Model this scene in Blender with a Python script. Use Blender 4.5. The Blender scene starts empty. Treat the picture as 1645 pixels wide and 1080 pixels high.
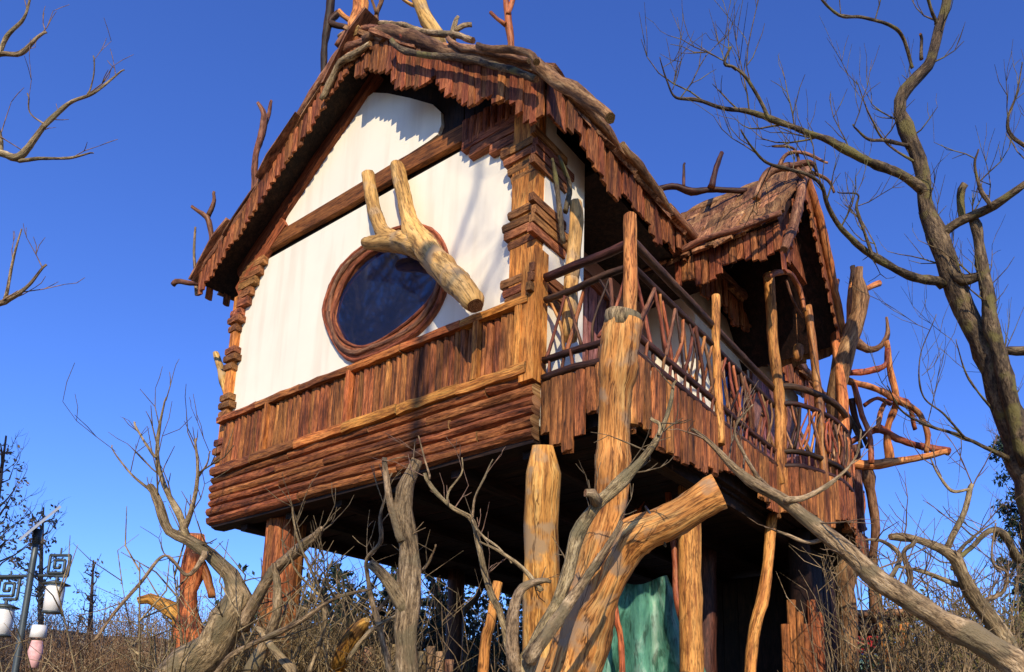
import bpy, math, random
from mathutils import Vector, Matrix, noise
random.seed(7)
S = bpy.context.scene
COL = S.collection
R0 = Vector((0.845553718, 0.533890355, 0.0))            # camera right
D0 = Vector((-0.106451492, 0.168593521, -0.97992056))   # camera down
F0 = Vector((-0.523170135, 0.828575473, 0.199388303))   # camera forward
EYE = Vector((0, 0, 1.6))
# ------------------------------------------------------------------ camera
cd = bpy.data.cameras.new('camera'); cam = bpy.data.objects.new('camera', cd); COL.objects.link(cam)
M = Matrix.Identity(4)
for i in range(3):
    M[i][0] = R0[i]; M[i][1] = -D0[i]; M[i][2] = -F0[i]; M[i][3] = EYE[i]
cam.matrix_world = M
cd.sensor_width = 36; cd.lens = 1209.0 / 1645 * 36
cd.shift_x = -(1010 - 822.5) / 1645; cd.shift_y = (941 - 540) / 1645
cd.clip_start = 0.05; cd.clip_end = 9000
S.camera = cam
# ------------------------------------------------------------------ sky and sun
SUN_AZ = math.radians(40); SUN_EL = math.radians(27)     # azimuth from -Y towards +X
sdir = Vector((math.sin(SUN_AZ) * math.cos(SUN_EL), -math.cos(SUN_AZ) * math.cos(SUN_EL), math.sin(SUN_EL)))
w = bpy.data.worlds.new('World'); S.world = w; w.use_nodes = True
nt = w.node_tree; nt.nodes.clear()
sky = nt.nodes.new('ShaderNodeTexSky'); sky.sky_type = 'NISHITA'; sky.sun_disc = False
sky.sun_elevation = SUN_EL; sky.sun_rotation = math.atan2(sdir.x, sdir.y)
sky.altitude = 0; sky.air_density = 1.0; sky.dust_density = 0.0; sky.ozone_density = 9.0
hs = nt.nodes.new('ShaderNodeHueSaturation'); hs.inputs['Saturation'].default_value = 1.06; hs.inputs['Hue'].default_value = .516
bg = nt.nodes.new('ShaderNodeBackground'); bg.inputs[1].default_value = 0.15
wo = nt.nodes.new('ShaderNodeOutputWorld')
nt.links.new(sky.outputs[0], hs.inputs['Color']); nt.links.new(hs.outputs[0], bg.inputs[0]); nt.links.new(bg.outputs[0], wo.inputs[0])
sl = bpy.data.lights.new('sun', 'SUN'); sl.energy = 3.1; sl.angle = math.radians(0.5); sl.color = (1.0, 0.86, 0.66)
so = bpy.data.objects.new('sun', sl); COL.objects.link(so)
so.rotation_euler = sdir.to_track_quat('Z', 'Y').to_euler()
S.view_settings.view_transform = 'Standard'; S.view_settings.look = 'None'
S.view_settings.exposure = 0.68; S.view_settings.gamma = 1.0

# ------------------------------------------------------------------ helpers
def P(x, y, d):                                          # photo pixel + distance along the view axis -> point
    return EYE + R0 * ((x - 1010) / 1209 * d) + D0 * ((y - 941) / 1209 * d) + F0 * d
def on(x, y, ax, val):                                   # photo pixel on an axis-aligned plane of the house
    r = R0 * (x - 1010) + D0 * (y - 941) + F0 * 1209
    return EYE + r * ((val - EYE[ax]) / r[ax])
WL = {}
def props(o, label=None, cat=None, group=None, kind=None):
    if label: o['label'] = label
    if cat: o['category'] = cat
    if group: o['group'] = group
    if kind: o['kind'] = kind
    return o
def link(name, data, loc, parent=None, rot=None, scale=None):
    o = bpy.data.objects.new(name, data); COL.objects.link(o)
    loc = Vector(loc); WL[o.name] = loc
    if parent: o.parent = parent; o.location = loc - WL[parent.name]
    else: o.location = loc
    if rot is not None: o.rotation_euler = rot.to_euler()
    if scale is not None: o.scale = scale
    return o
def thing(name, loc, label, cat, group=None):
    return props(link(name, None, loc), label, cat, group)
class MB:
    def __init__(s): s.v = []; s.f = []; s.uv = []; s.mi = []
    def face(s, idx, uv=None, mi=0):
        s.f.append(idx); s.uv.append(uv or [(s.v[i][0], s.v[i][2]) for i in idx]); s.mi.append(mi)
    def mesh(s, name, mats, smooth=True, off=Vector((0, 0, 0))):
        me = bpy.data.meshes.new(name)
        me.from_pydata([(p[0]-off[0], p[1]-off[1], p[2]-off[2]) for p in s.v], [], s.f)
        ul = me.uv_layers.new(name='UVMap')
        flat = [c for u in s.uv for p in u for c in p]
        ul.data.foreach_set('uv', flat)
        for m in (mats if isinstance(mats, (list, tuple)) else [mats]): me.materials.append(m)
        me.polygons.foreach_set('material_index', s.mi)
        me.polygons.foreach_set('use_smooth', [smooth and m == 0 for m in s.mi])
        me.update(); return me
    def build(s, name, mats, parent=None, smooth=True):
        n = max(1, len(s.v)); c = Vector((sum(p[0] for p in s.v)/n, sum(p[1] for p in s.v)/n, min(p[2] for p in s.v)))
        return link(name, s.mesh(name, mats, smooth, c), c, parent)
    def box(s, a, b, mi=0):
        i = len(s.v); x0, y0, z0 = a; x1, y1, z1 = b
        s.v += [(x0,y0,z0),(x1,y0,z0),(x1,y1,z0),(x0,y1,z0),(x0,y0,z1),(x1,y0,z1),(x1,y1,z1),(x0,y1,z1)]
        for q in ((0,3,2,1),(4,5,6,7),(0,1,5,4),(1,2,6,5),(2,3,7,6),(3,0,4,7)):
            idx = [i+k for k in q]
            ax = [max(s.v[k][m] for k in idx)-min(s.v[k][m] for k in idx) for m in range(3)]
            if ax[2] > 1e-6: uv = [(s.v[k][0]+s.v[k][1], s.v[k][2]) for k in idx]
            else: uv = [(s.v[k][0], s.v[k][1]) for k in idx]
            s.face(idx, uv, mi)
    def prism(s, pts, vec, mi=0):                        # polygon extruded by vec
        i = len(s.v); n = len(pts); vec = Vector(vec)
        s.v += [tuple(p) for p in pts] + [tuple(Vector(p) + vec) for p in pts]
        s.face(list(range(i, i+n)), None, mi); s.face(list(range(i+2*n-1, i+n-1, -1)), None, mi)
        for k in range(n):
            k2 = (k+1) % n; s.face([i+k2, i+k, i+n+k, i+n+k2], None, mi)
    def tube(s, pts, rad, n=8, rough=0.12, lump=6.0, step=None, caps=True, closed=False, wander=0.0, sd=0.0, knob=0.0):
        pts = [Vector(p) for p in pts]; Np = len(pts)
        q = []; r = []
        seg = Np if closed else Np-1
        for k in range(seg):
            if closed: a, b, c, d = (pts[(k+j) % Np] for j in (-1, 0, 1, 2)); ra, rb = rad[k], rad[(k+1) % Np]
            else:
                b, c = pts[k], pts[k+1]; a = pts[k-1] if k else b*2-c; d = pts[k+2] if k+2 < Np else c*2-b
                ra, rb = rad[k], rad[k+1]
            L = (c-b).length; st = step or max(0.02, (ra+rb)*0.9); m = max(1, min(24, int(L/st+0.5)))
            for j in range(m):
                t = j/m
                q.append(0.5*((2*b)+(c-a)*t+(2*a-5*b+4*c-d)*t*t+(3*b-a-3*c+d)*t**3)); r.append(ra+(rb-ra)*t)
        if not closed: q.append(pts[-1].copy()); r.append(rad[-1])
        if wander:
            for k in range(1, len(q)-1 + (1 if closed else 0)):
                q[k] = q[k] + noise.noise_vector(q[k]*2.6+Vector((sd, sd, 0)))*wander*min(1, r[k]*14+.3)
        T = (q[1]-q[0]).normalized(); N = T.orthogonal().normalized(); base = len(s.v); Lc = 0
        m = len(q)
        for k in range(m):
            if closed: t2 = (q[(k+1) % m]-q[k-1]).normalized()
            else: t2 = ((q[k+1] if k+1 < m else q[k]) - (q[k-1] if k else q[k]))
            t2 = t2.normalized() if t2.length > 1e-9 else T
            N = (N - t2*N.dot(t2)); N = N.normalized() if N.length > 1e-6 else t2.orthogonal().normalized()
            B = t2.cross(N); T = t2
            for j in range(n):
                a = 2*math.pi*j/n; d = N*math.cos(a)+B*math.sin(a)
                rr = r[k]*(1+knob*max(0, noise.noise(q[k]*4.5+Vector((sd*3, 0, 0)))-.12)*2)
                if rough: rr *= 1 + rough*(1.3*noise.noise(q[k]*lump+d*1.3+Vector((sd,0,0))) + 0.7*noise.noise(q[k]*lump*3.1+d*2.5)+.35*noise.noise(q[k]*lump*7+d*5))
                s.v.append(tuple(q[k]+d*rr))
        Ls = [0]
        for k in range(1, m+1): Ls.append(Ls[-1]+(q[k % m]-q[k-1]).length)
        R_ = sum(r)/len(r)*6.28
        for k in range(m if closed else m-1):
            k2 = (k+1) % m
            for j in range(n):
                j2 = (j+1) % n
                u0, u1 = j/n*R_+sd, (j+1)/n*R_+sd
                s.face([base+k*n+j, base+k*n+j2, base+k2*n+j2, base+k2*n+j], [(u0, Ls[k]), (u1, Ls[k]), (u1, Ls[k+1]), (u0, Ls[k+1])])
        if caps and not closed:
            for k, rev in ((0, True), (m-1, False)):
                idx = [base+k*n+j for j in range(n)]
                if rev: idx.reverse()
                uv = [(math.cos(6.28*j/n)*r[k], math.sin(6.28*j/n)*r[k]) for j in range(n)]
                s.face(idx, uv, 1 if caps == 'cut' else 0)
        return s
def frame(nrm, d):
    d = Vector(d).normalized(); nrm = Vector(nrm); nrm = (nrm-d*nrm.dot(d)).normalized()
    y = -nrm; x = y.cross(d); m = Matrix.Identity(3)
    for i in range(3): m[i][0] = x[i]; m[i][1] = y[i]; m[i][2] = d[i]
    return m
def piece(name, mats, w_, t, l, kind='half', seed=0, rings=4, jag=0.1, taper=0.0, tv=1.0):
    """a riven board / split stake: long axis Z, origin at the middle, outer face -Y"""
    rnd = random.Random(seed*77+3); mb = MB()
    if kind == 'half': prof = [(-.5, .5), (-.47, -.05), (-.27, -.42), (.05, -.5), (.33, -.36), (.49, 0), (.5, .5)]
    elif kind == 'round': prof = [(.5*math.cos(a), .5*math.sin(a)) for a in [math.pi*2*k/7+2 for k in range(7)]]; prof.reverse()
    else: prof = [(-.5, .5), (-.49, -.42), (-.1, -.5), (.47, -.44), (.5, .5)]
    n = len(prof)
    for k in range(rings):
        f = k/(rings-1); wz = 1-taper*(1-f)
        dx = rnd.uniform(-.05, .05)*w_; dy = rnd.uniform(-.08, .08)*t*tv; sw_ = rnd.uniform(.93, 1.05)
        for (a, b) in prof:
            z = (f-.5)*l
            if k == 0: z += jag*l*(a*rnd.uniform(-.6, .6)+rnd.uniform(-.3, .3))
            mb.v.append((a*w_*wz*sw_*rnd.uniform(.97, 1.03)+dx, b*t*(1+tv*rnd.uniform(-.18, .1))+dy, z))
    for k in range(rings-1):
        for j in range(n):
            j2 = (j+1) % n
            mb.face([k*n+j, k*n+j2, (k+1)*n+j2, (k+1)*n+j], [(j/n*w_*2, k*l/rings), ((j+1)/n*w_*2, k*l/rings), ((j+1)/n*w_*2, (k+1)*l/rings), (j/n*w_*2, (k+1)*l/rings)])
    mb.face(list(range(n-1, -1, -1)), None, 1); mb.face([(rings-1)*n+j for j in range(n)], None, 1)
    return mb.mesh(name, mats, False)
def variants(name, mats, w_, t, l, kind='half', n=5, **kw):
    return [piece(name, mats, w_, t, l, kind, seed=i+int(w_*1000), **kw) for i in range(n)]
def jit(a): return random.uniform(-a, a)

# ------------------------------------------------------------------ materials
def ramp(nt, cols):
    r = nt.nodes.new('ShaderNodeValToRGB'); e = r.color_ramp.elements
    while len(e) < len(cols): e.new(0.5)
    for k, (p, c) in enumerate(cols): e[k].position = p; e[k].color = (*c, 1)
    return r
def wood(name, dark, mid, light, coord='UV', sx=38, sz=4.0, bump=.5, rough=.72, vary=.35, hue=.02, knots=0, bdist=.012, patch=None, spec=.25, cracks=0):
    m = bpy.data.materials.new(name); m.use_nodes = True; nt = m.node_tree; N = nt.nodes; L = nt.links
    b = N['Principled BSDF']; b.inputs['Roughness'].default_value = rough; b.inputs['Specular IOR Level'].default_value = spec
    tc = N.new('ShaderNodeTexCoord'); oi = N.new('ShaderNodeObjectInfo')
    off = N.new('ShaderNodeVectorMath'); off.operation = 'SCALE'; off.inputs[0].default_value = (17, 31, 23); L.new(oi.outputs['Random'], off.inputs['Scale'])
    mp = N.new('ShaderNodeMapping')
    mp.inputs['Scale'].default_value = (sx, sz, sx) if coord == 'UV' else (sx, sx, sz)
    L.new(tc.outputs['UV' if coord == 'UV' else 'Object'], mp.inputs['Vector'])
    ad = N.new('ShaderNodeVectorMath'); L.new(mp.outputs[0], ad.inputs[0]); L.new(off.outputs[0], ad.inputs[1])
    n1 = N.new('ShaderNodeTexNoise'); n1.inputs['Scale'].default_value = 1; n1.inputs['Detail'].default_value = 7; n1.inputs['Roughness'].default_value = .65; n1.inputs['Distortion'].default_value = .5
    L.new(ad.outputs[0], n1.inputs['Vector'])
    n2 = N.new('ShaderNodeTexNoise'); n2.inputs['Scale'].default_value = 3.3 if coord != 'UV' else 2.4; n2.inputs['Detail'].default_value = 4
    ad2 = N.new('ShaderNodeVectorMath'); L.new(tc.outputs['Object'], ad2.inputs[0]); L.new(off.outputs[0], ad2.inputs[1]); L.new(ad2.outputs[0], n2.inputs['Vector'])
    r = ramp(nt, [(.33, dark), (.5, mid), (.68, light)]); L.new(n1.outputs['Fac'], r.inputs[0])
    r2 = ramp(nt, [(.35, (.55, .55, .55)), (.62, (1.12, 1.12, 1.12))]); L.new(n2.outputs['Fac'], r2.inputs[0])
    mx = N.new('ShaderNodeMix'); mx.data_type = 'RGBA'; mx.blend_type = 'MULTIPLY'; mx.inputs['Factor'].default_value = .8
    L.new(r.outputs[0], mx.inputs['A']); L.new(r2.outputs[0], mx.inputs['B'])
    last = mx.outputs['Result']
    mpf = N.new('ShaderNodeVectorMath'); mpf.operation = 'SCALE'; mpf.inputs['Scale'].default_value = 3.7; L.new(ad.outputs[0], mpf.inputs[0])
    nf = N.new('ShaderNodeTexNoise'); nf.inputs['Scale'].default_value = 1; nf.inputs['Detail'].default_value = 3; nf.inputs['Roughness'].default_value = .7; L.new(mpf.outputs[0], nf.inputs['Vector'])
    rf_ = ramp(nt, [(.38, (.28, .25, .22)), (.50, (1, 1, 1)), (.64, (1.25, 1.22, 1.15))]); L.new(nf.outputs['Fac'], rf_.inputs[0])
    mf = N.new('ShaderNodeMix'); mf.data_type = 'RGBA'; mf.blend_type = 'MULTIPLY'; mf.inputs['Factor'].default_value = .75; L.new(last, mf.inputs['A']); L.new(rf_.outputs[0], mf.inputs['B'])
    last = mf.outputs['Result']
    if patch:
        n3 = N.new('ShaderNodeTexNoise'); n3.inputs['Scale'].default_value = 5.5; n3.inputs['Detail'].default_value = 5; L.new(ad2.outputs[0], n3.inputs['Vector'])
        r3 = ramp(nt, [(.53, (0, 0, 0)), (.62, (1, 1, 1))]); L.new(n3.outputs['Fac'], r3.inputs[0])
        m3 = N.new('ShaderNodeMix'); m3.data_type = 'RGBA'; L.new(r3.outputs[0], m3.inputs['Factor']); L.new(last, m3.inputs['A']); m3.inputs['B'].default_value = (*patch, 1)
        last = m3.outputs['Result']
    if knots:
        vo = N.new('ShaderNodeTexVoronoi'); vo.inputs['Scale'].default_value = knots; L.new(ad2.outputs[0], vo.inputs['Vector'])
        r4 = ramp(nt, [(.06, (.16, .12, .1)), (.13, (1, 1, 1))]); L.new(vo.outputs['Distance'], r4.inputs[0])
        m4 = N.new('ShaderNodeMix'); m4.data_type = 'RGBA'; m4.blend_type = 'MULTIPLY'; m4.inputs['Factor'].default_value = .7; L.new(last, m4.inputs['A']); L.new(r4.outputs[0], m4.inputs['B'])
        last = m4.outputs['Result']
    if cracks:
        mc = N.new('ShaderNodeMapping'); mc.inputs['Scale'].default_value = (9, .9, 9) if coord == 'UV' else (9, 9, .9); L.new(tc.outputs['UV' if coord == 'UV' else 'Object'], mc.inputs['Vector'])
        ac = N.new('ShaderNodeVectorMath'); L.new(mc.outputs[0], ac.inputs[0]); L.new(off.outputs[0], ac.inputs[1])
        nc = N.new('ShaderNodeTexNoise'); nc.inputs['Scale'].default_value = 1; nc.inputs['Detail'].default_value = 5; nc.inputs['Roughness'].default_value = .6; L.new(ac.outputs[0], nc.inputs['Vector'])
        rc = ramp(nt, [(.485, (1, 1, 1)), (.497, (.12, .08, .06)), (.503, (.12, .08, .06)), (.515, (1, 1, 1))]); L.new(nc.outputs['Fac'], rc.inputs[0])
        mk = N.new('ShaderNodeMix'); mk.data_type = 'RGBA'; mk.blend_type = 'MULTIPLY'; mk.inputs['Factor'].default_value = cracks; L.new(last, mk.inputs['A']); L.new(rc.outputs[0], mk.inputs['B']); last = mk.outputs['Result']
    h = N.new('ShaderNodeHueSaturation')
    vm = N.new('ShaderNodeMapRange'); vm.inputs['To Min'].default_value = 1-vary; vm.inputs['To Max'].default_value = 1+vary; L.new(oi.outputs['Random'], vm.inputs['Value'])
    pw = N.new('ShaderNodeMath'); pw.operation = 'MULTIPLY'; pw.inputs[1].default_value = 7.31; L.new(oi.outputs['Random'], pw.inputs[0])
    fr = N.new('ShaderNodeMath'); fr.operation = 'FRACT'; L.new(pw.outputs[0], fr.inputs[0])
    hm = N.new('ShaderNodeMapRange'); hm.inputs['To Min'].default_value = .5-hue; hm.inputs['To Max'].default_value = .5+hue; L.new(fr.outputs[0], hm.inputs['Value'])
    L.new(vm.outputs[0], h.inputs['Value']); L.new(hm.outputs[0], h.inputs['Hue']); L.new(last, h.inputs['Color'])
    L.new(h.outputs[0], b.inputs['Base Color'])
    bp = N.new('ShaderNodeBump'); bp.inputs['Strength'].default_value = bump; bp.inputs['Distance'].default_value = bdist
    hm2 = N.new('ShaderNodeMath'); hm2.operation = 'MULTIPLY_ADD'; hm2.inputs[1].default_value = .45; L.new(nf.outputs['Fac'], hm2.inputs[0]); L.new(n1.outputs['Fac'], hm2.inputs[2])
    L.new(hm2.outputs[0], bp.inputs['Height']); L.new(bp.outputs[0], b.inputs['Normal'])
    return m
def plain(name, col, rough=.6, spec=.4, metal=0, var=.12, scale=6, bump=.1):
    m = bpy.data.materials.new(name); m.use_nodes = True; nt = m.node_tree; N = nt.nodes; L = nt.links
    b = N['Principled BSDF']; b.inputs['Roughness'].default_value = rough; b.inputs['Specular IOR Level'].default_value = spec; b.inputs['Metallic'].default_value = metal
    tc = N.new('ShaderNodeTexCoord'); n1 = N.new('ShaderNodeTexNoise'); n1.inputs['Scale'].default_value = scale; n1.inputs['Detail'].default_value = 6; L.new(tc.outputs['Object'], n1.inputs['Vector'])
    r = ramp(nt, [(.3, tuple(c*(1-var) for c in col)), (.7, tuple(min(1, c*(1+var)) for c in col))]); L.new(n1.outputs['Fac'], r.inputs[0]); L.new(r.outputs[0], b.inputs['Base Color'])
    bp = N.new('ShaderNodeBump'); bp.inputs['Strength'].default_value = bump; bp.inputs['Distance'].default_value = .01; L.new(n1.outputs['Fac'], bp.inputs['Height']); L.new(bp.outputs[0], b.inputs['Normal'])
    return m
CUT = wood('cut_end', (.22, .10, .035), (.42, .23, .09), (.55, .34, .15), sx=60, sz=60, vary=.2)
_nt = CUT.node_tree; _b = _nt.nodes['Principled BSDF']; _src = _b.inputs['Base Color'].links[0].from_socket
_tc = _nt.nodes.new('ShaderNodeTexCoord'); _l = _nt.nodes.new('ShaderNodeVectorMath'); _l.operation = 'LENGTH'; _nt.links.new(_tc.outputs['UV'], _l.inputs[0])
_s = _nt.nodes.new('ShaderNodeMath'); _s.operation = 'MULTIPLY'; _s.inputs[1].default_value = 520; _nt.links.new(_l.outputs['Value'], _s.inputs[0])
_c = _nt.nodes.new('ShaderNodeMath'); _c.operation = 'SINE'; _nt.links.new(_s.outputs[0], _c.inputs[0])
_r = ramp(_nt, [(.0, (.55, .48, .40)), (.6, (1, 1, 1))]); _nt.links.new(_c.outputs[0], _r.inputs[0])
_m = _nt.nodes.new('ShaderNodeMix'); _m.data_type = 'RGBA'; _m.blend_type = 'MULTIPLY'; _m.inputs['Factor'].default_value = .8; _nt.links.new(_src, _m.inputs['A']); _nt.links.new(_r.outputs[0], _m.inputs['B']); _nt.links.new(_m.outputs['Result'], _b.inputs['Base Color'])
FRINGE = wood('red_bark_board', (.045, .014, .006), (.27, .080, .024), (.52, .20, .07), 'Object', 42, 4, .8, vary=.34, hue=.010)
SHINGLE = wood('bark_slab', (.05, .020, .009), (.30, .135, .055), (.50, .27, .12), 'Object', 26, 5, 1.0, vary=.4, hue=.010)
STAKE = wood('brown_stake', (.05, .019, .007), (.29, .095, .027), (.54, .21, .06), 'Object', 50, 4, .8, vary=.34, hue=.010)
LOGM = wood('red_brown_log', (.05, .017, .006), (.29, .092, .026), (.52, .20, .06), 'Object', 36, 4, .8, vary=.35, hue=.010)
TRIM = wood('trim_board', (.08, .022, .009), (.27, .070, .024), (.40, .125, .045), 'Object', 30, 3, .5, vary=.25)
QUOIN = wood('quoin_board', (.05, .018, .008), (.27, .10, .035), (.44, .18, .07), 'Object', 34, 4, .6, vary=.3)
RAILW = wood('orange_rail_wood', (.22, .06, .014), (.62, .205, .045), (.80, .35, .09), 'Object', 30, 3, .5, vary=.25, hue=.015)
ORANGE = wood('peeled_orange_log', (.26, .10, .022), (.74, .345, .075), (.90, .57, .18), 'UV', 22, 2.2, .5, vary=.12, hue=.01, knots=3.2, patch=(.42, .27, .13), cracks=.8)
POSTW = wood('varnished_post', (.22, .06, .018), (.64, .25, .065), (.82, .40, .12), 'UV', 24, 2.5, .5, vary=.2, hue=.015, knots=4, cracks=.7)
TAN = wood('pale_tan_log', (.34, .17, .05), (.70, .40, .115), (.82, .53, .20), 'UV', 14, 1.6, .35, vary=.05, hue=.005, knots=4.5, patch=(.46, .30, .14), cracks=.6)
REDW = wood('red_varnished_branch', (.12, .03, .012), (.42, .13, .04), (.60, .26, .09), 'UV', 20, 3, .4, vary=.3, hue=.015, rough=.5)
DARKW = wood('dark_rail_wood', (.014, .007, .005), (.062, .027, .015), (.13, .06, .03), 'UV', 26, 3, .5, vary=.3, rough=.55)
BALW = wood('twig_baluster', (.05, .016, .01), (.23, .075, .035), (.42, .18, .08), 'UV', 26, 4, .5, vary=.5, hue=.02)
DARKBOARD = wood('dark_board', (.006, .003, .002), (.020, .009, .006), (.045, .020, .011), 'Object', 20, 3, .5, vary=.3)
SIDEW = wood('pink_brown_board', (.10, .035, .03), (.30, .12, .10), (.46, .22, .18), 'Object', 22, 3, .4, vary=.3)
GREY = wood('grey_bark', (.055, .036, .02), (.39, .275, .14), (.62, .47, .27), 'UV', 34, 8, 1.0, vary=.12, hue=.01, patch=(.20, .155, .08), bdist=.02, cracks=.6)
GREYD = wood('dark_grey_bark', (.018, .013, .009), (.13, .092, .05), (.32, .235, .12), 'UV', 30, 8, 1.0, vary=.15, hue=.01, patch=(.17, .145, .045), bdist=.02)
TWIG = wood('twig_bark', (.07, .045, .025), (.20, .13, .075), (.32, .22, .13), 'UV', 30, 10, .4, vary=.2)
BRUSHM = wood('dry_brush', (.07, .042, .02), (.28, .18, .085), (.48, .33, .16), 'UV', 10, 2, .2, vary=.2)
STUMP = wood('stump_wood', (.08, .025, .01), (.50, .19, .04), (.78, .38, .10), 'UV', 22, 4, .9, vary=.15, patch=(.12, .05, .02), cracks=.8)
DRIFT = wood('driftwood', (.07, .03, .018), (.27, .125, .06), (.46, .26, .13), 'UV', 24, 4, .8, vary=.3, hue=.015)
WFR = wood('window_vine', (.07, .022, .009), (.31, .10, .035), (.50, .20, .08), 'UV', 40, 5, .8, vary=.15)
PLASTER = plain('cream_plaster', (.86, .79, .62), .85, .2, var=.035, scale=2.2, bump=.35)
_nt = PLASTER.node_tree; _b = _nt.nodes['Principled BSDF']; _src = _b.inputs['Base Color'].links[0].from_socket
_tc = _nt.nodes.new('ShaderNodeTexCoord'); _mp = _nt.nodes.new('ShaderNodeMapping'); _mp.inputs['Scale'].default_value = (7, 7, .7); _nt.links.new(_tc.outputs['Object'], _mp.inputs['Vector'])
_n = _nt.nodes.new('ShaderNodeTexNoise'); _n.inputs['Scale'].default_value = 1; _n.inputs['Detail'].default_value = 6; _nt.links.new(_mp.outputs[0], _n.inputs['Vector'])
_r = ramp(_nt, [(.36, (.80, .77, .72)), (.52, (1, 1, 1))]); _nt.links.new(_n.outputs['Fac'], _r.inputs[0])
_m = _nt.nodes.new('ShaderNodeMix'); _m.data_type = 'RGBA'; _m.blend_type = 'MULTIPLY'; _m.inputs['Factor'].default_value = .4; _nt.links.new(_src, _m.inputs['A']); _nt.links.new(_r.outputs[0], _m.inputs['B'])
_nt.links.new(_m.outputs['Result'], _b.inputs['Base Color'])
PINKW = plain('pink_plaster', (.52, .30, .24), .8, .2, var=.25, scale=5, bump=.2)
METAL = plain('dark_grey_metal', (.07, .085, .085), .45, .5, .4)
WHITE = plain('white_lantern_plastic', (.80, .78, .72), .5, .4, var=.05)
PINK = plain('pink_lantern_cloth', (.75, .42, .38), .7, .3, var=.3, scale=14)
GREENP = wood('green_canvas', (.03, .13, .09), (.11, .30, .21), (.46, .60, .50), 'Object', 4.5, 1.2, .6, vary=.0, hue=0)
BLUEP = plain('pale_blue_sheet', (.72, .80, .90), .6, .3, var=.15, scale=2.5)
REDP = plain('red_board', (.55, .03, .03), .6, .3, var=.3, scale=5)
YEL = plain('yellow_board', (.62, .28, .06), .6, .3, var=.3, scale=5)
PANEL = plain('solar_panel_glass', (.35, .38, .42), .3, .6, var=.1)
SOIL = plain('dry_ground', (.20, .15, .09), .95, .1, var=.4, scale=.8, bump=.6)
HILLM = plain('winter_hill', (.11, .10, .085), .95, .1, var=.35, scale=.05, bump=.2)
LEAFB = plain('dry_leaf', (.21, .165, .10), .8, .2, var=.5, scale=1.5)
LEAFG = plain('olive_leaf', (.13, .12, .03), .7, .25, var=.6, scale=1.3)
NEEDLE = plain('dark_needle', (.02, .035, .022), .8, .2, var=.5, scale=1.5)
gl = bpy.data.materials.new('window_glass'); gl.use_nodes = True
gb = gl.node_tree.nodes['Principled BSDF']; gb.inputs['Base Color'].default_value = (.008, .016, .05, 1); gb.inputs['Roughness'].default_value = .04; gb.inputs['IOR'].default_value = 2.1

# ------------------------------------------------------------------ ground and hills
g = MB(); NG = 60
def gx(k): t = (k/NG)*2-1; return math.copysign(abs(t)**3, t)*3000
for i in range(NG+1):
    for j in range(NG+1):
        x, y = gx(i), gx(j); g.v.append((x, y, .06*noise.noise(Vector((x*.3, y*.3, 0))) if abs(x)+abs(y) < 200 else 0))
for i in range(NG):
    for j in range(NG):
        a = i*(NG+1)+j; idx = [a, a+NG+1, a+NG+2, a+1]; g.face(idx, [(g.v[k][0], g.v[k][1]) for k in idx])
props(g.build('ground', SOIL), kind='structure')
h = MB(); nA = 90; rows = [(700, 0), (820, .55), (950, .9), (1100, 1.0), (1400, .7)]
for k in range(nA+1):
    a = math.radians(-75+150*k/nA); d = (F0.xy.normalized())
    dx = d.x*math.cos(a)-d.y*math.sin(a); dy = d.x*math.sin(a)+d.y*math.cos(a)
    top = 118+38*noise.noise(Vector((k*.11, 3, 0)))+14*noise.noise(Vector((k*.5, 9, 0)))
    for (rr, f) in rows: h.v.append((dx*rr, dy*rr, -1+top*f+6*noise.noise(Vector((k*.8, rr*.02, 1)))*f))
for k in range(nA):
    for j in range(4):
        a = k*5+j; h.face([a, a+1, a+6, a+5])
props(h.build('hill', HILLM), kind='structure')

# ------------------------------------------------------------------ the treehouse
XL, XR, YW, YB, XC = -7.03, -3.1, 3.76, 9.3, -5.10
ZF, ZP, ZR, ZB = 3.60, 4.05, 4.62, 6.32
YF = 3.50; XEL, XER = -7.36, -2.90; YRB = 9.7
def zr(x): return 7.82-(.695*(XC-x) if x < XC else .727*(x-XC))
H = thing('treehouse', (-5, 6.5, 0), 'raised timber treehouse with cream gable wall, oval window, bark fringed roof and twig balcony', 'treehouse')

# floor
m = MB(); m.box((XL+.06, YW+.06, ZF+.02), (-2.42, YB, ZF+.16)); 
bay = [(-2.33, 6.2), (-2.16, 6.28), (-2.03, 6.55), (-1.95, 6.9), (-1.96, 7.3), (-2.08, 7.7), (-2.33, 7.95)]
m.prism([Vector((x-.06, y, ZF+.025)) for x, y in bay], (0, 0, .13))
fl = m.build('floor', DARKBOARD, H, False)
jv = variants('joist', [DARKBOARD, DARKBOARD], .10, .12, 5.4, 'flat', 2, jag=.0)
for k in range(7): link('joist', jv[k % 2], (XL+.4+k*.68, 6.5, ZF-.045), fl, frame((0, 0, -1), (0, 1, 0)))
bv = variants('floor_board', [DARKBOARD, DARKBOARD], .17, .03, 4.5, 'flat', 3, jag=0)
for k in range(30): link('floor_board', bv[k % 3], (-4.72, YW+.2+k*.182, ZF+.005), fl, frame((0, 0, -1), (1, 0, 0)))
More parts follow.
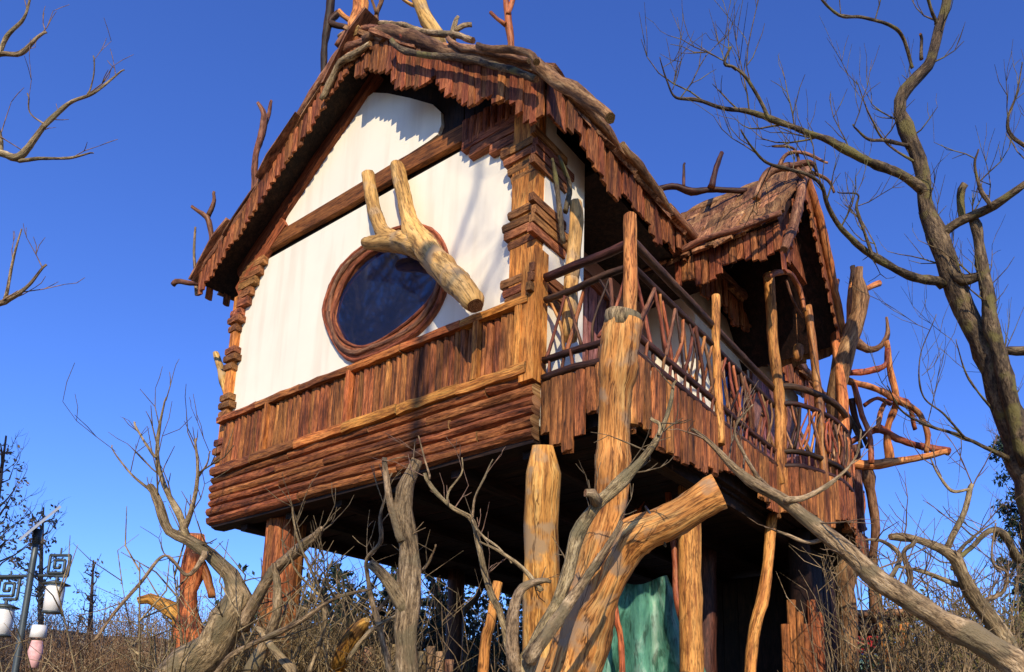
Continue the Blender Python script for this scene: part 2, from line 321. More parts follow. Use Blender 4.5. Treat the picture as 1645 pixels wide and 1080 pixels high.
# walls
m = MB(); m.box((XL, YW, ZF+.1), (XR, YW+.12, 6.30)); gw = m.build('gable_wall', PLASTER, H, False)
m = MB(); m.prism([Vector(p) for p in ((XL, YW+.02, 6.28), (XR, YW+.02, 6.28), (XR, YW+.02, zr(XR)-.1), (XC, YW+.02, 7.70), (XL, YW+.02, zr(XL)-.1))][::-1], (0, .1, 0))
ub = m.build('gable_boarding', DARKBOARD, H, False)  # near-black boarding: shade under the right rake is put into the colour
XD = XR-.55
m = MB(); m.box((XR-.12, YW+.12, ZF+.16), (XR, 4.25, 6.12)); m.build('side_wall', PLASTER, H, False)
m = MB(); m.box((XR-.12, 6.15, ZF+.16), (XR, YB-.12, 6.12)); sw = m.build('side_wall', PLASTER, H, False)
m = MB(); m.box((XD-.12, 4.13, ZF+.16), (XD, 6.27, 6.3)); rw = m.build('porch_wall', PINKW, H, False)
m = MB(); m.box((XD+.002, 4.13, ZF+.16), (XR-.122, 4.25, 6.2)); m.build('porch_wall', PLASTER, H, False)
m = MB(); m.box((XD+.002, 6.15, ZF+.16), (XR-.122, 6.27, 6.2)); m.build('porch_wall', PLASTER, H, False)
m = MB(); m.box((XD+.002, 4.252, 6.0), (XR+.1, 6.148, 6.04)); m.build('porch_ceiling', DARKBOARD, H, False)
m = MB(); m.box((XL, YW+.12, ZF+.16), (XL+.12, YB, 6.1)); m.build('back_wall', PLASTER, H, False)
m = MB(); m.prism([Vector(p) for p in ((XL+.13, YB-.12, ZF+.16), (XR-.13, YB-.12, ZF+.16), (XR-.13, YB-.12, 6.1), (XC, YB-.12, 7.6), (XL+.13, YB-.12, 6.1))], (0, .12, 0)); m.build('rear_wall', PLASTER, H, False)
# triangular plaster panel
def yplane(pts, Y): return [on(x, y, 1, Y) for x, y in pts]
tri = yplane([(457, 362), (460, 352), (478, 318), (520, 252), (560, 190), (585, 160), (600, 149), (622, 150), (660, 158), (695, 168), (708, 180), (709, 200), (703, 216), (690, 226), (640, 258), (560, 308), (478, 359), (464, 366)], YW-.012)
m = MB(); m.prism(tri, (0, .05, 0)); m.build('plaster_panel', PLASTER, H, False)
# trim boards on the gable
def seg_piece(name, mesh_len, mats, a, b, nrm, wd, th, parent, kind='flat', seed=1, jag=.02):
    a = Vector(a); b = Vector(b); me = piece(name, mats, wd, th, (b-a).length, kind, seed, rings=6, jag=jag)
    return link(name, me, (a+b)/2, parent, frame(nrm, b-a))
seg_piece('collar_beam', 0, [TRIM, TRIM], (-6.9, YW-.02, 6.425), (-3.2, YW-.02, 6.425), (0, -1, 0), .165, .05, H)
seg_piece('rake_trim', 0, [TRIM, TRIM], (-7.05, YW-.02, 6.25), (-5.12, YW-.02, 7.66), (0, -1, 0), .17, .07, H)
seg_piece('rake_trim', 0, [TRIM, TRIM], (-7.05, YW-.03, 6.06), (-6.35, YW-.03, 6.58), (0, -1, 0), .15, .05, H, seed=5)
seg_piece('rake_trim', 0, [DARKBOARD, DARKBOARD], (-3.2, YW-.02, 6.42), (-4.55, YW-.02, 7.38), (0, -1, 0), .20, .07, H, seed=3)  # right trim coloured dark to stand in for the overhang's shadow
ubv = variants('gable_board', [DARKBOARD, DARKBOARD], .12, .03, .9, 'flat', 3, jag=.02)  # shadow below the right fringe painted in as dark board colour
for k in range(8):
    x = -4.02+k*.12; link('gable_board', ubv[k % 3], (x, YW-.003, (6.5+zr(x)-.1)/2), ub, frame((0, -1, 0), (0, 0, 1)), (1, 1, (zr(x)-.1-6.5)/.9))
stp = variants('step_board', [QUOIN, QUOIN], .085, .06, .5, 'flat', 3, jag=.05)
for k, (x0, x1, z) in enumerate([(-7.0, -6.62, 6.27), (-7.02, -6.68, 6.18), (-7.02, -6.74, 6.09), (-7.02, -6.80, 5.99), (-7.02, -6.84, 5.90),
                                 (-3.92, -3.3, 6.27), (-3.84, -3.3, 6.18), (-3.62, -3.3, 6.09), (-3.5, -3.3, 6.0)]):
    link('step_board', stp[k % 3], ((x0+x1)/2, YW-.03, z), H, frame((0, -1, 0), (1, 0, 0)), (1, 1, abs(x1-x0)/.5))
# corner posts with stacked quoin boards
m = MB(); m.box((-3.36, YW-.07, 4.58), (-3.11, YW+.07, 6.3)); cp = m.build('corner_post', RAILW, H, False)
m = MB(); m.box((-3.20, YW-.115, ZP-.05), (-3.075, YW+.03, 5.02)); m.build('corner_post', RAILW, H, False)
m = MB(); m.box((-7.09, YW-.05, ZP), (-6.99, YW+.12, 6.0)); cpl = m.build('corner_post', RAILW, H, False)
qv = variants('quoin_board', [QUOIN, QUOIN], .068, .155, .5, 'flat', 4, jag=.03, tv=.12)
qs = variants('quoin_board', [QUOIN, QUOIN], .068, .09, .5, 'flat', 4, jag=.03, tv=.12)
def quoin(z, x0, x1, par, y=YW-.01, v=None):
    link('quoin_board', random.choice(v or qv), ((x0+x1)/2, y+jit(.012), z), par, frame((0, -1, 0), (1, 0, 0)) @ Matrix.Rotation(jit(.02), 3, 'X'), (1, 1, (x1-x0)/.5))
for (za, zb) in ((5.70, 6.02), (5.14, 5.45), (4.68, 4.92)):
    k = 0; z = za
    while z < zb:
        o_ = .01+.06*((k*7) % 3)/2
        quoin(z, -3.365-o_, -3.09, cp)
        link('quoin_board', random.choice(qv), (-3.10, YW+.03+o_, z+.005), cp, frame((1, 0, 0), (0, 1, 0)), (1, .3, (.38+o_)/.5)); z += .082; k += 1
for (za, zb) in ((5.64, 5.86), (5.22, 5.40), (4.72, 4.95), (4.25, 4.45)):
    z = za; k = 0
    while z < zb: quoin(z, -7.11, -6.97+.05*((k*5) % 3)/2, cpl, YW-.03, qs); z += .085; k += 1
# lower stake panel
pf = MB(); pf.box((XL+.04, YW-.05, ZP), (XR, YW-.005, ZR)); pn = pf.build('stake_panel', DARKBOARD, H, False)
sv = variants('stake', [STAKE, STAKE], .064, .055, .5, 'half', 7, jag=.02)
n = 58
for k in range(n):
    x = XL+.10+(XR-.16-XL-.10)*k/(n-1)
    link('stake', random.choice(sv), (x+jit(.004), YW-.065+jit(.008), (ZP+ZR)/2+jit(.01)), pn, frame((0, -1, 0), (jit(.02), 0, 1)), (random.uniform(.88, 1.1), 1, 1))
for k in range(6):
    a = XL+.02+k*(XR-XL-.05)/6; b_ = XL+.02+(k+1)*(XR-XL-.05)/6-.004
    seg_piece('panel_rail', 0, [RAILW if k > 2 else LOGM, CUT], (a, YW-.095, ZR+jit(.006)), (b_, YW-.095, ZR+jit(.006)), (0, -1, 0), .062, .075, pn, seed=k)
    seg_piece('panel_rail', 0, [RAILW if k > 1 else LOGM, CUT], (a, YW-.10, ZP+.045+jit(.006)), (b_, YW-.10, ZP+.045+jit(.006)), (0, -1, 0), .085, .075, pn, seed=k+9)
for x in (-6.2, -5.05, -3.62, XR-.12):
    seg_piece('panel_rail', 0, [RAILW, CUT], (x, YW-.105, ZP+.08), (x, YW-.105, ZR-.02), (0, -1, 0), .06, .05, pn, seed=int(-x*9))
# log courses
zc = ZF+.03; c = 0
while zc < ZP+.0:
    hgt = .078+.012*math.sin(c*2.1); x = XL-.03
    while x < XR-.02:
        L_ = random.uniform(1.0, 1.9); x1 = min(x+L_, XR+.02)
        if XR-x1 < .4: x1 = XR+.02
        seg_piece('log', 0, [LOGM, CUT], (x, YW-.055+jit(.01), zc+jit(.006)), (x1-.01, YW-.055+jit(.01), zc+jit(.006)), (0, -1, 0), hgt*1.14, .10, H, 'half', seed=c*7+int(x*10), jag=.0)
        x = x1
    zc += hgt; c += 1
seg_piece('log', 0, [DARKBOARD, DARKBOARD], (XL, YW+.02, ZF-.02), (XR, YW+.02, ZF-.02), (0, 0, -1), .14, .05, H)
# side of the courses at left
for k in range(5): seg_piece('log', 0, [LOGM, CUT], (XL-.03, YW-.05, ZF+.05+k*.09), (XL-.03, YW+2.2, ZF+.05+k*.09), (-1, 0, 0), .08, .1, H, 'half', seed=k+40)

# oval window
wo_ = [(524, 500), (530, 535), (545, 565), (567, 583), (600, 577), (640, 560), (680, 533), (706, 500), (720, 465), (724, 425), (716, 392), (698, 370), (672, 362), (640, 368), (600, 388), (565, 415), (540, 450)]
wi_ = [(542, 508), (548, 530), (560, 550), (582, 558), (608, 549), (640, 533), (672, 510), (694, 482), (704, 455), (706, 425), (698, 403), (682, 390), (660, 388), (628, 398), (598, 415), (572, 440), (552, 470)]
m = MB(); m.prism(yplane([((a*.8+c_*.2), (b*.8+d*.2)) for (a, b), (c_, d) in zip(wi_, wo_)], YW-.008), (0, .02, 0)); wn = m.build('window', gl, H, False); wn.name = 'window'
fo_ = [((a*1.0+c_*.0), (b*1.0+d*.0)) for (a, b), (c_, d) in zip(wo_, wi_)]
m = MB(); nR = len(wo_)*3
def cring(ps, k):
    i = k//3; f = (k % 3)/3; a, b, c, d = (Vector(ps[(i+j) % len(ps)]) for j in (-1, 0, 1, 2))
    return .5*((2*b)+(c-a)*f+(2*a-5*b+4*c-d)*f*f+(3*b-a-3*c+d)*f**3)
for k in range(nR):
    o_ = cring(wo_, k); i_ = cring(wi_, k)
    for (f, y) in ((0, YW-.001), (.04, YW-.032), (.5, YW-.040), (.94, YW-.030), (1.0, YW-.002)):
        q_ = o_.lerp(i_, f); m.v.append(tuple(on(q_.x, q_.y, 1, YW)+Vector((0, y-YW, 0))))
for k in range(nR):
    for j in range(4):
        a = k*5+j; b = ((k+1) % nR)*5+j; m.face([a, b, b+1, a+1], [(j*.03, k*.05), (j*.03, (k+1)*.05), ((j+1)*.03, (k+1)*.05), ((j+1)*.03, k*.05)])
m.build('window_frame', WFR, wn)
for ph in range(3):
    pts = []
    for k, ((a, b), (c_, d)) in enumerate(zip(wo_, wi_)):
        t = [.12, .50, .90, .92][ph]+.06*math.sin(k*2*math.pi/17*(3+ph)+ph*1.7)
        p = on(a*(1-t)+c_*t, b*(1-t)+d*t, 1, YW); p.y = YW-.030-.008*math.cos(k*2*math.pi/17*4+ph*2)-(.008 if ph == 1 else 0); pts.append(p)
    m = MB(); m.tube(pts, [.017, .022, .015, .018][ph:ph+1]*17, 9, .22, 12, step=.035, closed=True, sd=ph*3.1); m.build('window_frame', (WFR if ph != 1 else DRIFT), wn)
# side wall joinery behind the balcony
def ybox(name, X0, X1, y0, y1, z0, z1, mat, par): m = MB(); m.box((X0, y0, z0), (X1, y1, z1)); return m.build(name, mat, par, False)
dv = variants('door_board', [SIDEW, CUT], .14, .05, 1.9, 'flat', 4, jag=0)
door = ybox('door', XD-.01, XD+.012, 4.42, 5.32, ZF+.17, 5.6, DARKBOARD, H)
for k in range(6): link('door_board', dv[k % 4], (XD+.03, 4.5+k*.147, 4.7), door, frame((1, 0, 0), (0, 0, 1)))
for y in (4.38, 5.36): seg_piece('door_frame', 0, [TRIM, CUT], (XD+.04, y, ZF+.18), (XD+.04, y, 5.7), (1, 0, 0), .09, .09, door)
seg_piece('door_frame', 0, [TRIM, CUT], (XD+.045, 4.3, 5.68), (XD+.045, 5.42, 5.68), (1, 0, 0), .09, .09, door)
sdw = ybox('side_window', XR-.01, XR+.01, 6.6, 7.4, 4.6, 5.5, gl, H)
for a, b_ in (((6.6, 4.6), (6.6, 5.5)), ((7.4, 4.6), (7.4, 5.5)), ((6.55, 4.58), (7.45, 4.58)), ((6.55, 5.52), (7.45, 5.52)), ((7.0, 4.6), (7.0, 5.5))):
    seg_piece('window_frame', 0, [TRIM, CUT], (XR+.03, a[0], a[1]), (XR+.03, b_[0], b_[1]), (1, 0, 0), .07, .06, sdw)
wv = variants('wall_board', [SIDEW, CUT], .13, .04, 2.0, 'flat', 4, jag=0)
for y in [7.58+.135*k for k in range(12)]: link('wall_board', random.choice(wv), (XR+.02, y, 4.8), sw, frame((1, 0, 0), (0, 0, 1)))
tp = MB(); tp.tube([on(918, 450, 0, XR+.14), on(922, 400, 0, XR+.14), on(926, 355, 0, XR+.14), on(925, 325, 0, XR+.14)], [.055, .052, .056, .045], 9, .15, caps='cut'); tp.tube([on(918, 450, 0, XR+.14), on(914, 545, 0, XR+.14)], [.055, .06], 9, .15)
tp.build('trunk_post', [TAN, CUT], H)
for q_ in ([(905, 390), (898, 330), (893, 285), (887, 255)], [(908, 340), (915, 300), (905, 270), (897, 250)]):
    m = MB(); m.tube([on(x, y, 0, XR+.10) for x, y in q_], [.022, .02, .018, .01], 6, .2); m.build('wall_branch', GREYD, H)

# ---- roof
rf = MB()
def slab(xa, xb):
    ny = 16; nx = 6; base = len(rf.v)
    for lay in (0, 1):
        for i in range(ny+1):
            for j in range(nx+1):
                x = xa+(xb-xa)*j/nx; y = YF+.03+(YRB-YF-.03)*i/ny
                rf.v.append((x, y, zr(x)-.02-lay*.09+.02*noise.noise(Vector((x*2, y*2, lay)))))
    off = (ny+1)*(nx+1)
    for lay in (0, 1):
        for i in range(ny):
            for j in range(nx):
                a = base+lay*off+i*(nx+1)+j; q_ = [a, a+1, a+nx+2, a+nx+1]; rf.face(q_ if lay == 0 else q_[::-1])
    for i in range(ny):
        for j in (0, nx): a = base+i*(nx+1)+j; rf.face([a, a+nx+1, a+nx+1+off, a+off])
    for j in range(nx):
        for i in (0, ny): a = base+i*(nx+1)+j; rf.face([a, a+1, a+1+off, a+off])
slab(XEL, XC); slab(XC, XER)
RF = rf.build('roof', DARKBOARD, H, False)
shv = variants('shingle', [SHINGLE, SHINGLE], .33, .045, .72, 'flat', 6, jag=.12, taper=.15)
for side in (-1, 1):
    xe = XEL if side < 0 else XER; sl_ = .695 if side < 0 else .735
    d = Vector((side, 0, -sl_)).normalized(); nr = Vector((sl_*side, 0, 1)).normalized(); Ls = abs(xe-XC)*math.sqrt(1+sl_*sl_)
    for r_ in range(5):
        y = YF+.1+jit(.05)
        while y < YRB:
            s_ = Ls-.30-r_*.58+jit(.05)
            c0 = Vector((XC, 0, 7.82))+d*s_+nr*(.02+jit(.008)); c0.y = y
            link('shingle', random.choice(shv), c0, RF, frame(nr, (-d if True else d)+Vector((0, jit(.05), 0))) @ Matrix.Rotation(.05, 3, 'X'))
            y += .30+jit(.03)
rdv = variants('ridge_cap', [DRIFT, CUT], .16, .12, 1.1, 'round', 3, jag=.05)
for k in range(6): link('ridge_cap', rdv[k % 3], (XC+jit(.02), YF+.5+k*1.07, 7.88), RF, frame((0, 0, 1), (jit(.03), 1, 0)))
# fringe boards
fv = {L_: variants('fringe_board', [FRINGE, FRINGE], .072, .024, L_, 'half' if L_ < .3 else 'flat', 6, jag=.045, taper=.03) for L_ in (.24, .30, .36, .42)}
def fringe(p, nrm, k, amp=1.0, ph=0, base=.33):
    L_ = base + amp*(.060*math.sin(k*.55+ph)+.035*math.sin(k*1.37+ph*2)) + jit(.011)
    key = min(fv, key=lambda q_: abs(q_-L_)); sc = L_/key
    link('fringe_board', random.choice(fv[key]), Vector(p)+Vector((0, 0, -L_/2)), RF, frame(Vector(nrm)+Vector((jit(.10), jit(.10), jit(.05))), (jit(.04), jit(.04), 1)), (random.uniform(.85, 1.15), random.uniform(.8, 1.25), sc))
x = XEL+.02; k = 0
while x < XER+.02:
    fringe((x, YF-.01+jit(.008), zr(x)-.0), (0, -1, 0), k, 1.0 if x > XC else .25, .6, .36 if x > XC else .25); x += .062; k += 1
y = YF+.03; k = 0
while y < YRB:
    fringe((XER+.01+jit(.02), y, zr(XER)-.0+.03*math.sin(k*.3)), (1, 0, 0), k, 1.0, 2.2, .34); y += .07; k += 1
y = YF+.1; k = 0
while y < YRB:
    fringe((XEL-.01+jit(.015), y, zr(XEL)), (-1, 0, 0), k, .5, 1.2, .2); y += .17; k += 1
# second fringe under the right eave, over the steps
for k in range(8): fringe((-3.9+k*.075, YW-.05, 6.50), (0, -1, 0), k, .5, 0, .22)
# barge poles that lie on the rakes and eaves
def rtube(name, pts, rr, mat, par, n=9, rough=.2, wander=.03, cut='cut', sd=0):
    m = MB(); m.tube(pts, rr, n, rough, 7, caps=cut, wander=wander, sd=sd); return m.build(name, [mat, CUT], par)
Yf = YF-.03
rtube('barge_pole', yplane([(586, 66), (610, 50), (640, 52), (670, 66), (700, 78), (740, 88), (780, 95), (830, 100), (868, 112)], Yf), [.04, .05, .055, .06, .055, .06, .055, .05, .04], DRIFT, RF, sd=1)
rtube('barge_pole', yplane([(862, 104), (900, 128), (935, 152), (960, 172), (981, 190)], Yf-.04), [.045, .05, .045, .04, .035], DRIFT, RF, sd=2)
rtube('barge_pole', yplane([(720, 62), (745, 78), (790, 86), (850, 98)], Yf-.06), [.02, .03, .03, .02], DRIFT, RF, 7, sd=3)
rtube('barge_pole', yplane([(600, 62), (560, 78), (530, 110), (500, 150), (470, 200), (430, 270), (390, 335), (345, 405), (322, 440)], Yf+.02), [.035, .04, .035, .035, .03, .035, .03, .03, .025], DRIFT, RF, sd=4)
rtube('barge_pole', yplane([(595, 70), (575, 85), (548, 100), (530, 130), (515, 160)], Yf-.03), [.02, .03, .03, .03, .02], GREY, RF, 7, sd=5)
for k, q_ in enumerate(([(545, 60), (580, 42), (630, 40), (700, 52), (760, 66)], [(540, 75), (560, 50), (600, 46), (620, 58)], [(630, 66), (650, 82), (700, 90), (760, 96), (820, 112), (862, 128)], [(768, 74), (800, 78), (850, 84), (862, 100)])):
    rtube('barge_pole', yplane(q_, Yf+.12-.1*k), [.025]*len(q_), [GREY, DRIFT, GREYD, DRIFT][k], RF, 7, sd=k+20)
for k in range(26):
    x = random.uniform(XC-.5, XER-.05) if k < 18 else random.uniform(XEL+.2, XC)
    c_ = Vector((x, YF+random.uniform(-.02, .35), zr(x)+.03)); sl2 = -.727 if x > XC else .695
    dd = Vector((1, jit(.5), sl2+jit(.35))).normalized()*random.uniform(.12, .32); m = MB(); m.tube([c_-dd, c_+Vector((0, 0, jit(.02))), c_+dd+Vector((0, 0, jit(.05)))], [.016, .02, .009], 6, .25, 9, wander=.02, sd=k); m.build('roof_stick', random.choice((DRIFT, GREY, GREYD, REDW)), RF)
ev = [((XER+.03, YF-.02, zr(XER)), (XER+.04, 4.5, zr(XER)+.03)), ((XER+.05, 4.4, zr(XER)+0.07), (XER+.03, 5.3, zr(XER)+0.02)), ((XER+.03, 5.2, zr(XER)+0.04), (XER+.05, 6.6, zr(XER)+0.04)), ((XER+.03, 6.5, zr(XER)+0.02), (XER+.05, 8.2, zr(XER)+0.04)), ((XER+.03, 8.1, zr(XER)+0.02), (XER+.03, 9.6, zr(XER)+0.02))]
for k, (a, b_) in enumerate(ev):
    a = Vector(a); b_ = Vector(b_); rtube('eave_pole', [a, a.lerp(b_, .3)+Vector((.02, 0, jit(.03))), a.lerp(b_, .7)+Vector((0, 0, jit(.03))), b_], [.04, .05, .045, .03], DRIFT, RF, sd=k+8)
# rough uneven slabs poking out above the right eave
for k in range(34):
    y = YF+.1+k*.19; link('shingle', random.choice(shv), (XER-.16+jit(.04), y, zr(XER-.16)+.055), RF, frame((.6, jit(.2), 1), (-1, jit(.25), .62+jit(.12))), (random.uniform(.5, .9), 1, .62))

# ---- dormer (porch roof)
DY, DZ, DX0, DX1 = 6.28, 7.00, -3.6, -1.98
NE, FE = (5.56, 6.02), (7.36, 5.70)
dm = MB()
for (ye, ze) in (NE, FE):
    n_ = Vector((0, -(DZ-ze)/(DY-ye), 1)); n_ = Vector((0, math.copysign(1, ye-DY)*abs((DZ-ze)), abs(DY-ye))).normalized()
    pts = [Vector((DX0, DY, DZ-.03)), Vector((DX1+.0, DY, DZ-.03)), Vector((DX1, ye, ze)), Vector((DX0, ye, ze))]
    if ye > DY: pts.reverse()
    dm.prism(pts[::-1], tuple(-n_*.06))
DM = dm.build('dormer', DARKBOARD, H, False)
dsv = variants('bark_shingle', [SHINGLE, SHINGLE], .17, .035, .40, 'flat', 6, jag=.2, taper=.2)
for (ye, ze) in (NE, FE):
    d = Vector((0, ye-DY, ze-DZ)); Ls = d.length; d.normalize(); sg = math.copysign(1, ye-DY); nr = Vector((0, -sg*d.z, sg*d.y)); nr = nr if nr.z > 0 else -nr
    for r_ in range(6):
        x = DX1-.05+jit(.03)
        while x > DX0+.1:
            s_ = Ls-.15-r_*(Ls-.2)/5.6+jit(.035); p = Vector((x, DY, DZ))+d*s_+nr*(.02+jit(.012))
            link('bark_shingle', random.choice(dsv), p, DM, frame(nr, -d+Vector((jit(.16), 0, 0))) @ Matrix.Rotation(.07, 3, 'X'), (random.uniform(.7, 1.3), 1, random.uniform(.85, 1.25))); x -= .135
x = DX1-.02; k = 0
while x > -3.0:
    L_ = .27+jit(.03)+.04*math.sin(k*.8); link('fringe_board', random.choice(fv[.3]), (x, NE[0]+.02+jit(.01), NE[1]-.03-L_/2), DM, frame((jit(.1), -1, 0), (jit(.05), 0, 1)), (.85, 1, L_/.3)); x -= .07; k += 1
rtube('dormer_edge_pole', [Vector((DX1+.05, NE[0]-.05, NE[1]+.01)), Vector((-2.25, NE[0]-.06, NE[1]-.02)), Vector((-2.55, NE[0]-.07, NE[1]+.02)), Vector((-2.8, NE[0]-.05, NE[1]+.04)), Vector((-3.05, NE[0]-.02, NE[1]))], [.024, .03, .026, .03, .022], DRIFT, DM, sd=31)
rtube('dormer_ridge_pole', [Vector((DX1+.10, DY, DZ+.03)), Vector((-2.4, DY+.03, DZ+.06)), Vector((-2.9, DY, DZ+.05)), Vector((-3.4, DY, DZ+.02))], [.04, .05, .045, .04], DRIFT, DM, sd=32)
for (ye, ze), nn in ((NE, 4), (FE, 7)):
    a = Vector((DX1+.04, DY, DZ+.02)); b_ = Vector((DX1+.04, ye, ze-.32 if nn == 4 else ze-.05))
    rtube('dormer_rake_pole', [a, a.lerp(b_, .33)+Vector((.02, 0, .03)), a.lerp(b_, .7)+Vector((.01, 0, -.02)), b_], [.05, .045, .05, .035], REDW if nn == 7 else DRIFT, DM, sd=nn)
    d = (b_-a).normalized()
    for k in range(nn*2):
        p = a.lerp(b_, (k+.5)/(nn*2)); sg = -1 if nn == 4 else 1
        link('fringe_board', random.choice(fv[.3]), p+Vector((-.02, 0, -.14)), DM, frame((1, 0, 0), (0, jit(.08), 1)), (1.05, 1, .85+jit(.2)))
m = MB(); m.prism([Vector((DX1-.16, DY, DZ-.2)), Vector((DX1-.16, 6.78, 6.12)), Vector((DX1-.16, 5.86, 6.12))], (-.05, 0, 0)); m.build('dormer_gable', FRINGE, DM, False)
rtube('porch_brace', [on(1232, 448, 0, -2.2), on(1245, 438, 0, -2.15), on(1268, 440, 0, -2.1), on(1285, 465, 0, -2.08), on(1292, 500, 0, -2.06)], [.03, .028, .025, .025, .02], REDW, DM, 7)
rtube('porch_brace', [on(1262, 450, 0, -2.14), on(1272, 480, 0, -2.12), on(1290, 510, 0, -2.10)], [.014, .013, .01], DRIFT, DM, 6)

# ---- balcony
BX = -2.33
BL = thing; 
m = MB(); m.box((XR+.003, YW+.03, ZF+.165), (BX-.04, YB-.4, ZF+.21)); BLC = m.build('balcony', DARKBOARD, H, False)
skv = variants('skirt_board', [STAKE, STAKE], .105, .032, .5, 'half', 6, jag=.08, taper=.10)
def skirt(p, nrm, L_): link('skirt_board', random.choice(skv), Vector(p)+Vector((0, 0, -L_/2)), BLC, frame(nrm, (jit(.03), jit(.03), 1)), (random.uniform(.85, 1.15), 1, L_/.5))
x = XR+.07; k = 0
while x < BX:
    t = (x-XR)/(BX-XR); L_ = .43+.11*math.sin(t*9-1.2)+jit(.02); skirt((x, YW-.03+jit(.01), 4.0), (0, -1, 0), L_); x += .096; k += 1
y = YW+.03; k = 0
while y < 6.2:
    L_ = .43+.10*math.sin((y-3.8)*2.9)+jit(.025); skirt((BX+.02+jit(.01), y, 4.0), (1, 0, 0), L_); y += .1
def walk(poly, st):
    out = []; 
    for (a, b_) in zip(poly[:-1], poly[1:]):
        a = Vector((*a, 0)); b_ = Vector((*b_, 0)); L_ = (b_-a).length; n_ = max(1, int(L_/st+.5)); d = (b_-a).normalized()
        for i in range(n_): out.append((a.lerp(b_, (i+.5)/n_), Vector((d.y, -d.x, 0))))
    return out
for p, nr in walk(bay+[(BX, 9.2)], .1): skirt((p.x+nr.x*.02, p.y+nr.y*.02, 4.0), nr, .42+.06*math.sin(p.y*6)+jit(.03))
FR = [(XR+.05, YW-.03), (BX, YW-.03)]; SD = [(BX, YW-.03), (BX, 6.22)]; RV = bay+[(BX, 9.2)]
def rail(poly, z, r_, mat=DARKW, dz=0):
    pts = [Vector((x, y, z+jit(.008))) for x, y in poly]
    if len(pts) == 2: pts = [pts[0], pts[0].lerp(pts[1], .35)+Vector((0, 0, jit(.012))), pts[0].lerp(pts[1], .7)+Vector((0, 0, jit(.012))), pts[1]]
    rtube('rail', pts, [r_]*len(pts), mat, BLC, 7, .08, 0, sd=random.random()*9)
for poly in (FR, SD, RV):
    rail(poly, 4.80, .032); rail(poly, 4.62, .024); rail(poly, 4.16, .026); rail(poly, 4.02, .030)
# crossed twig balusters
def balpair(pth, z0, z1, par):
    n_ = len(pth)
    i = 0
    while i < n_-2:
        p, nr = pth[i]; j = min(n_-1, i+random.choice((1, 2, 2, 3))); q2, _ = pth[j]
        for (a, b_) in ((p, q2), (q2, p)):
            if random.random() < .18: continue
            A = Vector((a.x, a.y, z0+jit(.01)))+nr*jit(.02); B = Vector((b_.x, b_.y, z1+jit(.01)))+nr*jit(.02); C_ = A.lerp(B, random.uniform(.35, .65))+Vector((jit(.03), jit(.03), jit(.03)))
            r_ = random.uniform(.010, .019); m = MB(); m.tube([A, C_, B], [r_, r_*.9, r_*.8], 5, .2, 9, caps=True, wander=.012, sd=random.random()*50); m.build('baluster', random.choice((BALW, BALW, REDW, DRIFT, DARKW)), par)
        i += random.choice((1, 1, 2))
for poly in (FR, SD, RV[:8]): balpair(walk(poly, .075), 4.17, 4.61, BLC)
balpair(walk(RV[:8], .05), 4.17, 4.61, BLC)
ebv = variants('end_board', [SIDEW, SIDEW], .12, .03, 1.0, 'flat', 4, jag=.02)
for k in range(8): link('end_board', ebv[k % 4], (XR+.12+k*.125, 8.05, 4.32), BLC, frame((0, -1, 0), (0, 0, 1)))
for poly in (FR, SD, RV[:8]):
    for p, nr in walk(poly, .11):
        m = MB(); m.tube([Vector((p.x, p.y, 4.02)), Vector((p.x+jit(.02), p.y+jit(.02), 4.16))], [.014, .011], 5, .2); m.build('baluster', BALW, BLC)
# bark hearts in the bay railing
for y in (6.62, 7.02, 7.4):
    m = MB(); m.tube([Vector((-1.97, y-.06, 4.3)), Vector((-1.965, y, 4.22)), Vector((-1.97, y+.06, 4.3)), Vector((-1.965, y+.05, 4.45)), Vector((-1.96, y, 4.52)), Vector((-1.965, y-.05, 4.45))], [.014]*6, 5, .2, closed=True, step=.05); m.build('baluster', REDW, BLC)
# posts
def post(pts, rr, mat=POSTW, sd=0, name='balcony_post'): return rtube(name, pts, rr, mat, BLC, 10, .12, .012, sd=sd)
post([Vector((BX, YW-.05, 3.5)), Vector((BX-.005, YW-.05, 4.3)), Vector((BX, YW-.05, 4.98))], [.05, .047, .045], POSTW, 1)
post([Vector((BX+.03, 4.95, 3.8)), Vector((BX+.02, 4.94, 4.5)), Vector((BX+.03, 4.94, 5.05))], [.036, .033, .036], POSTW, 2)
post([Vector((BX+.03, 6.24, 3.85)), Vector((BX+.05, 6.22, 4.6)), Vector((BX+.02, 6.2, 5.3)), Vector((BX+.01, 6.18, 5.95))], [.062, .052, .05, .055], POSTW, 3)
post([Vector((-2.02, 6.6, 3.9)), Vector((-2.03, 6.6, 4.6)), Vector((-2.04, 6.57, 5.2)), Vector((-2.06, 6.5, 5.7))], [.042, .04, .04, .04], REDW, 4)
post([Vector((-1.99, 7.2, 3.6)), Vector((-1.98, 7.2, 4.3)), Vector((-1.97, 7.2, 5.0)), Vector((-1.99, 7.15, 5.62))], [.06, .05, .055, .04], POSTW, 5)
# things hung in the porch
for k, (x, y, c_) in enumerate(((1282, 566, REDW), (1312, 548, REDW))):
    o = on(x, y, 0, -2.25); m = MB(); m.tube([o+Vector((0, 0, .09)), o+Vector((0, 0, .06)), o, o-Vector((0, 0, .07)), o-Vector((0, 0, .09))], [.02, .045, .05, .04, .02], 10, .35)
    m.tube([o+Vector((0, 0, .08)), o+Vector((0, 0, .42))], [.004, .004], 4, 0)
    props(m.build('hanging_gourd', c_), ['orange red gourd hanging lowest beside the porch post', 'orange red gourd hanging just right of the thin red porch post', 'dull brown gourd hanging left of the tall porch post in the shade'][k], 'gourd', 'gourds hanging in the porch')
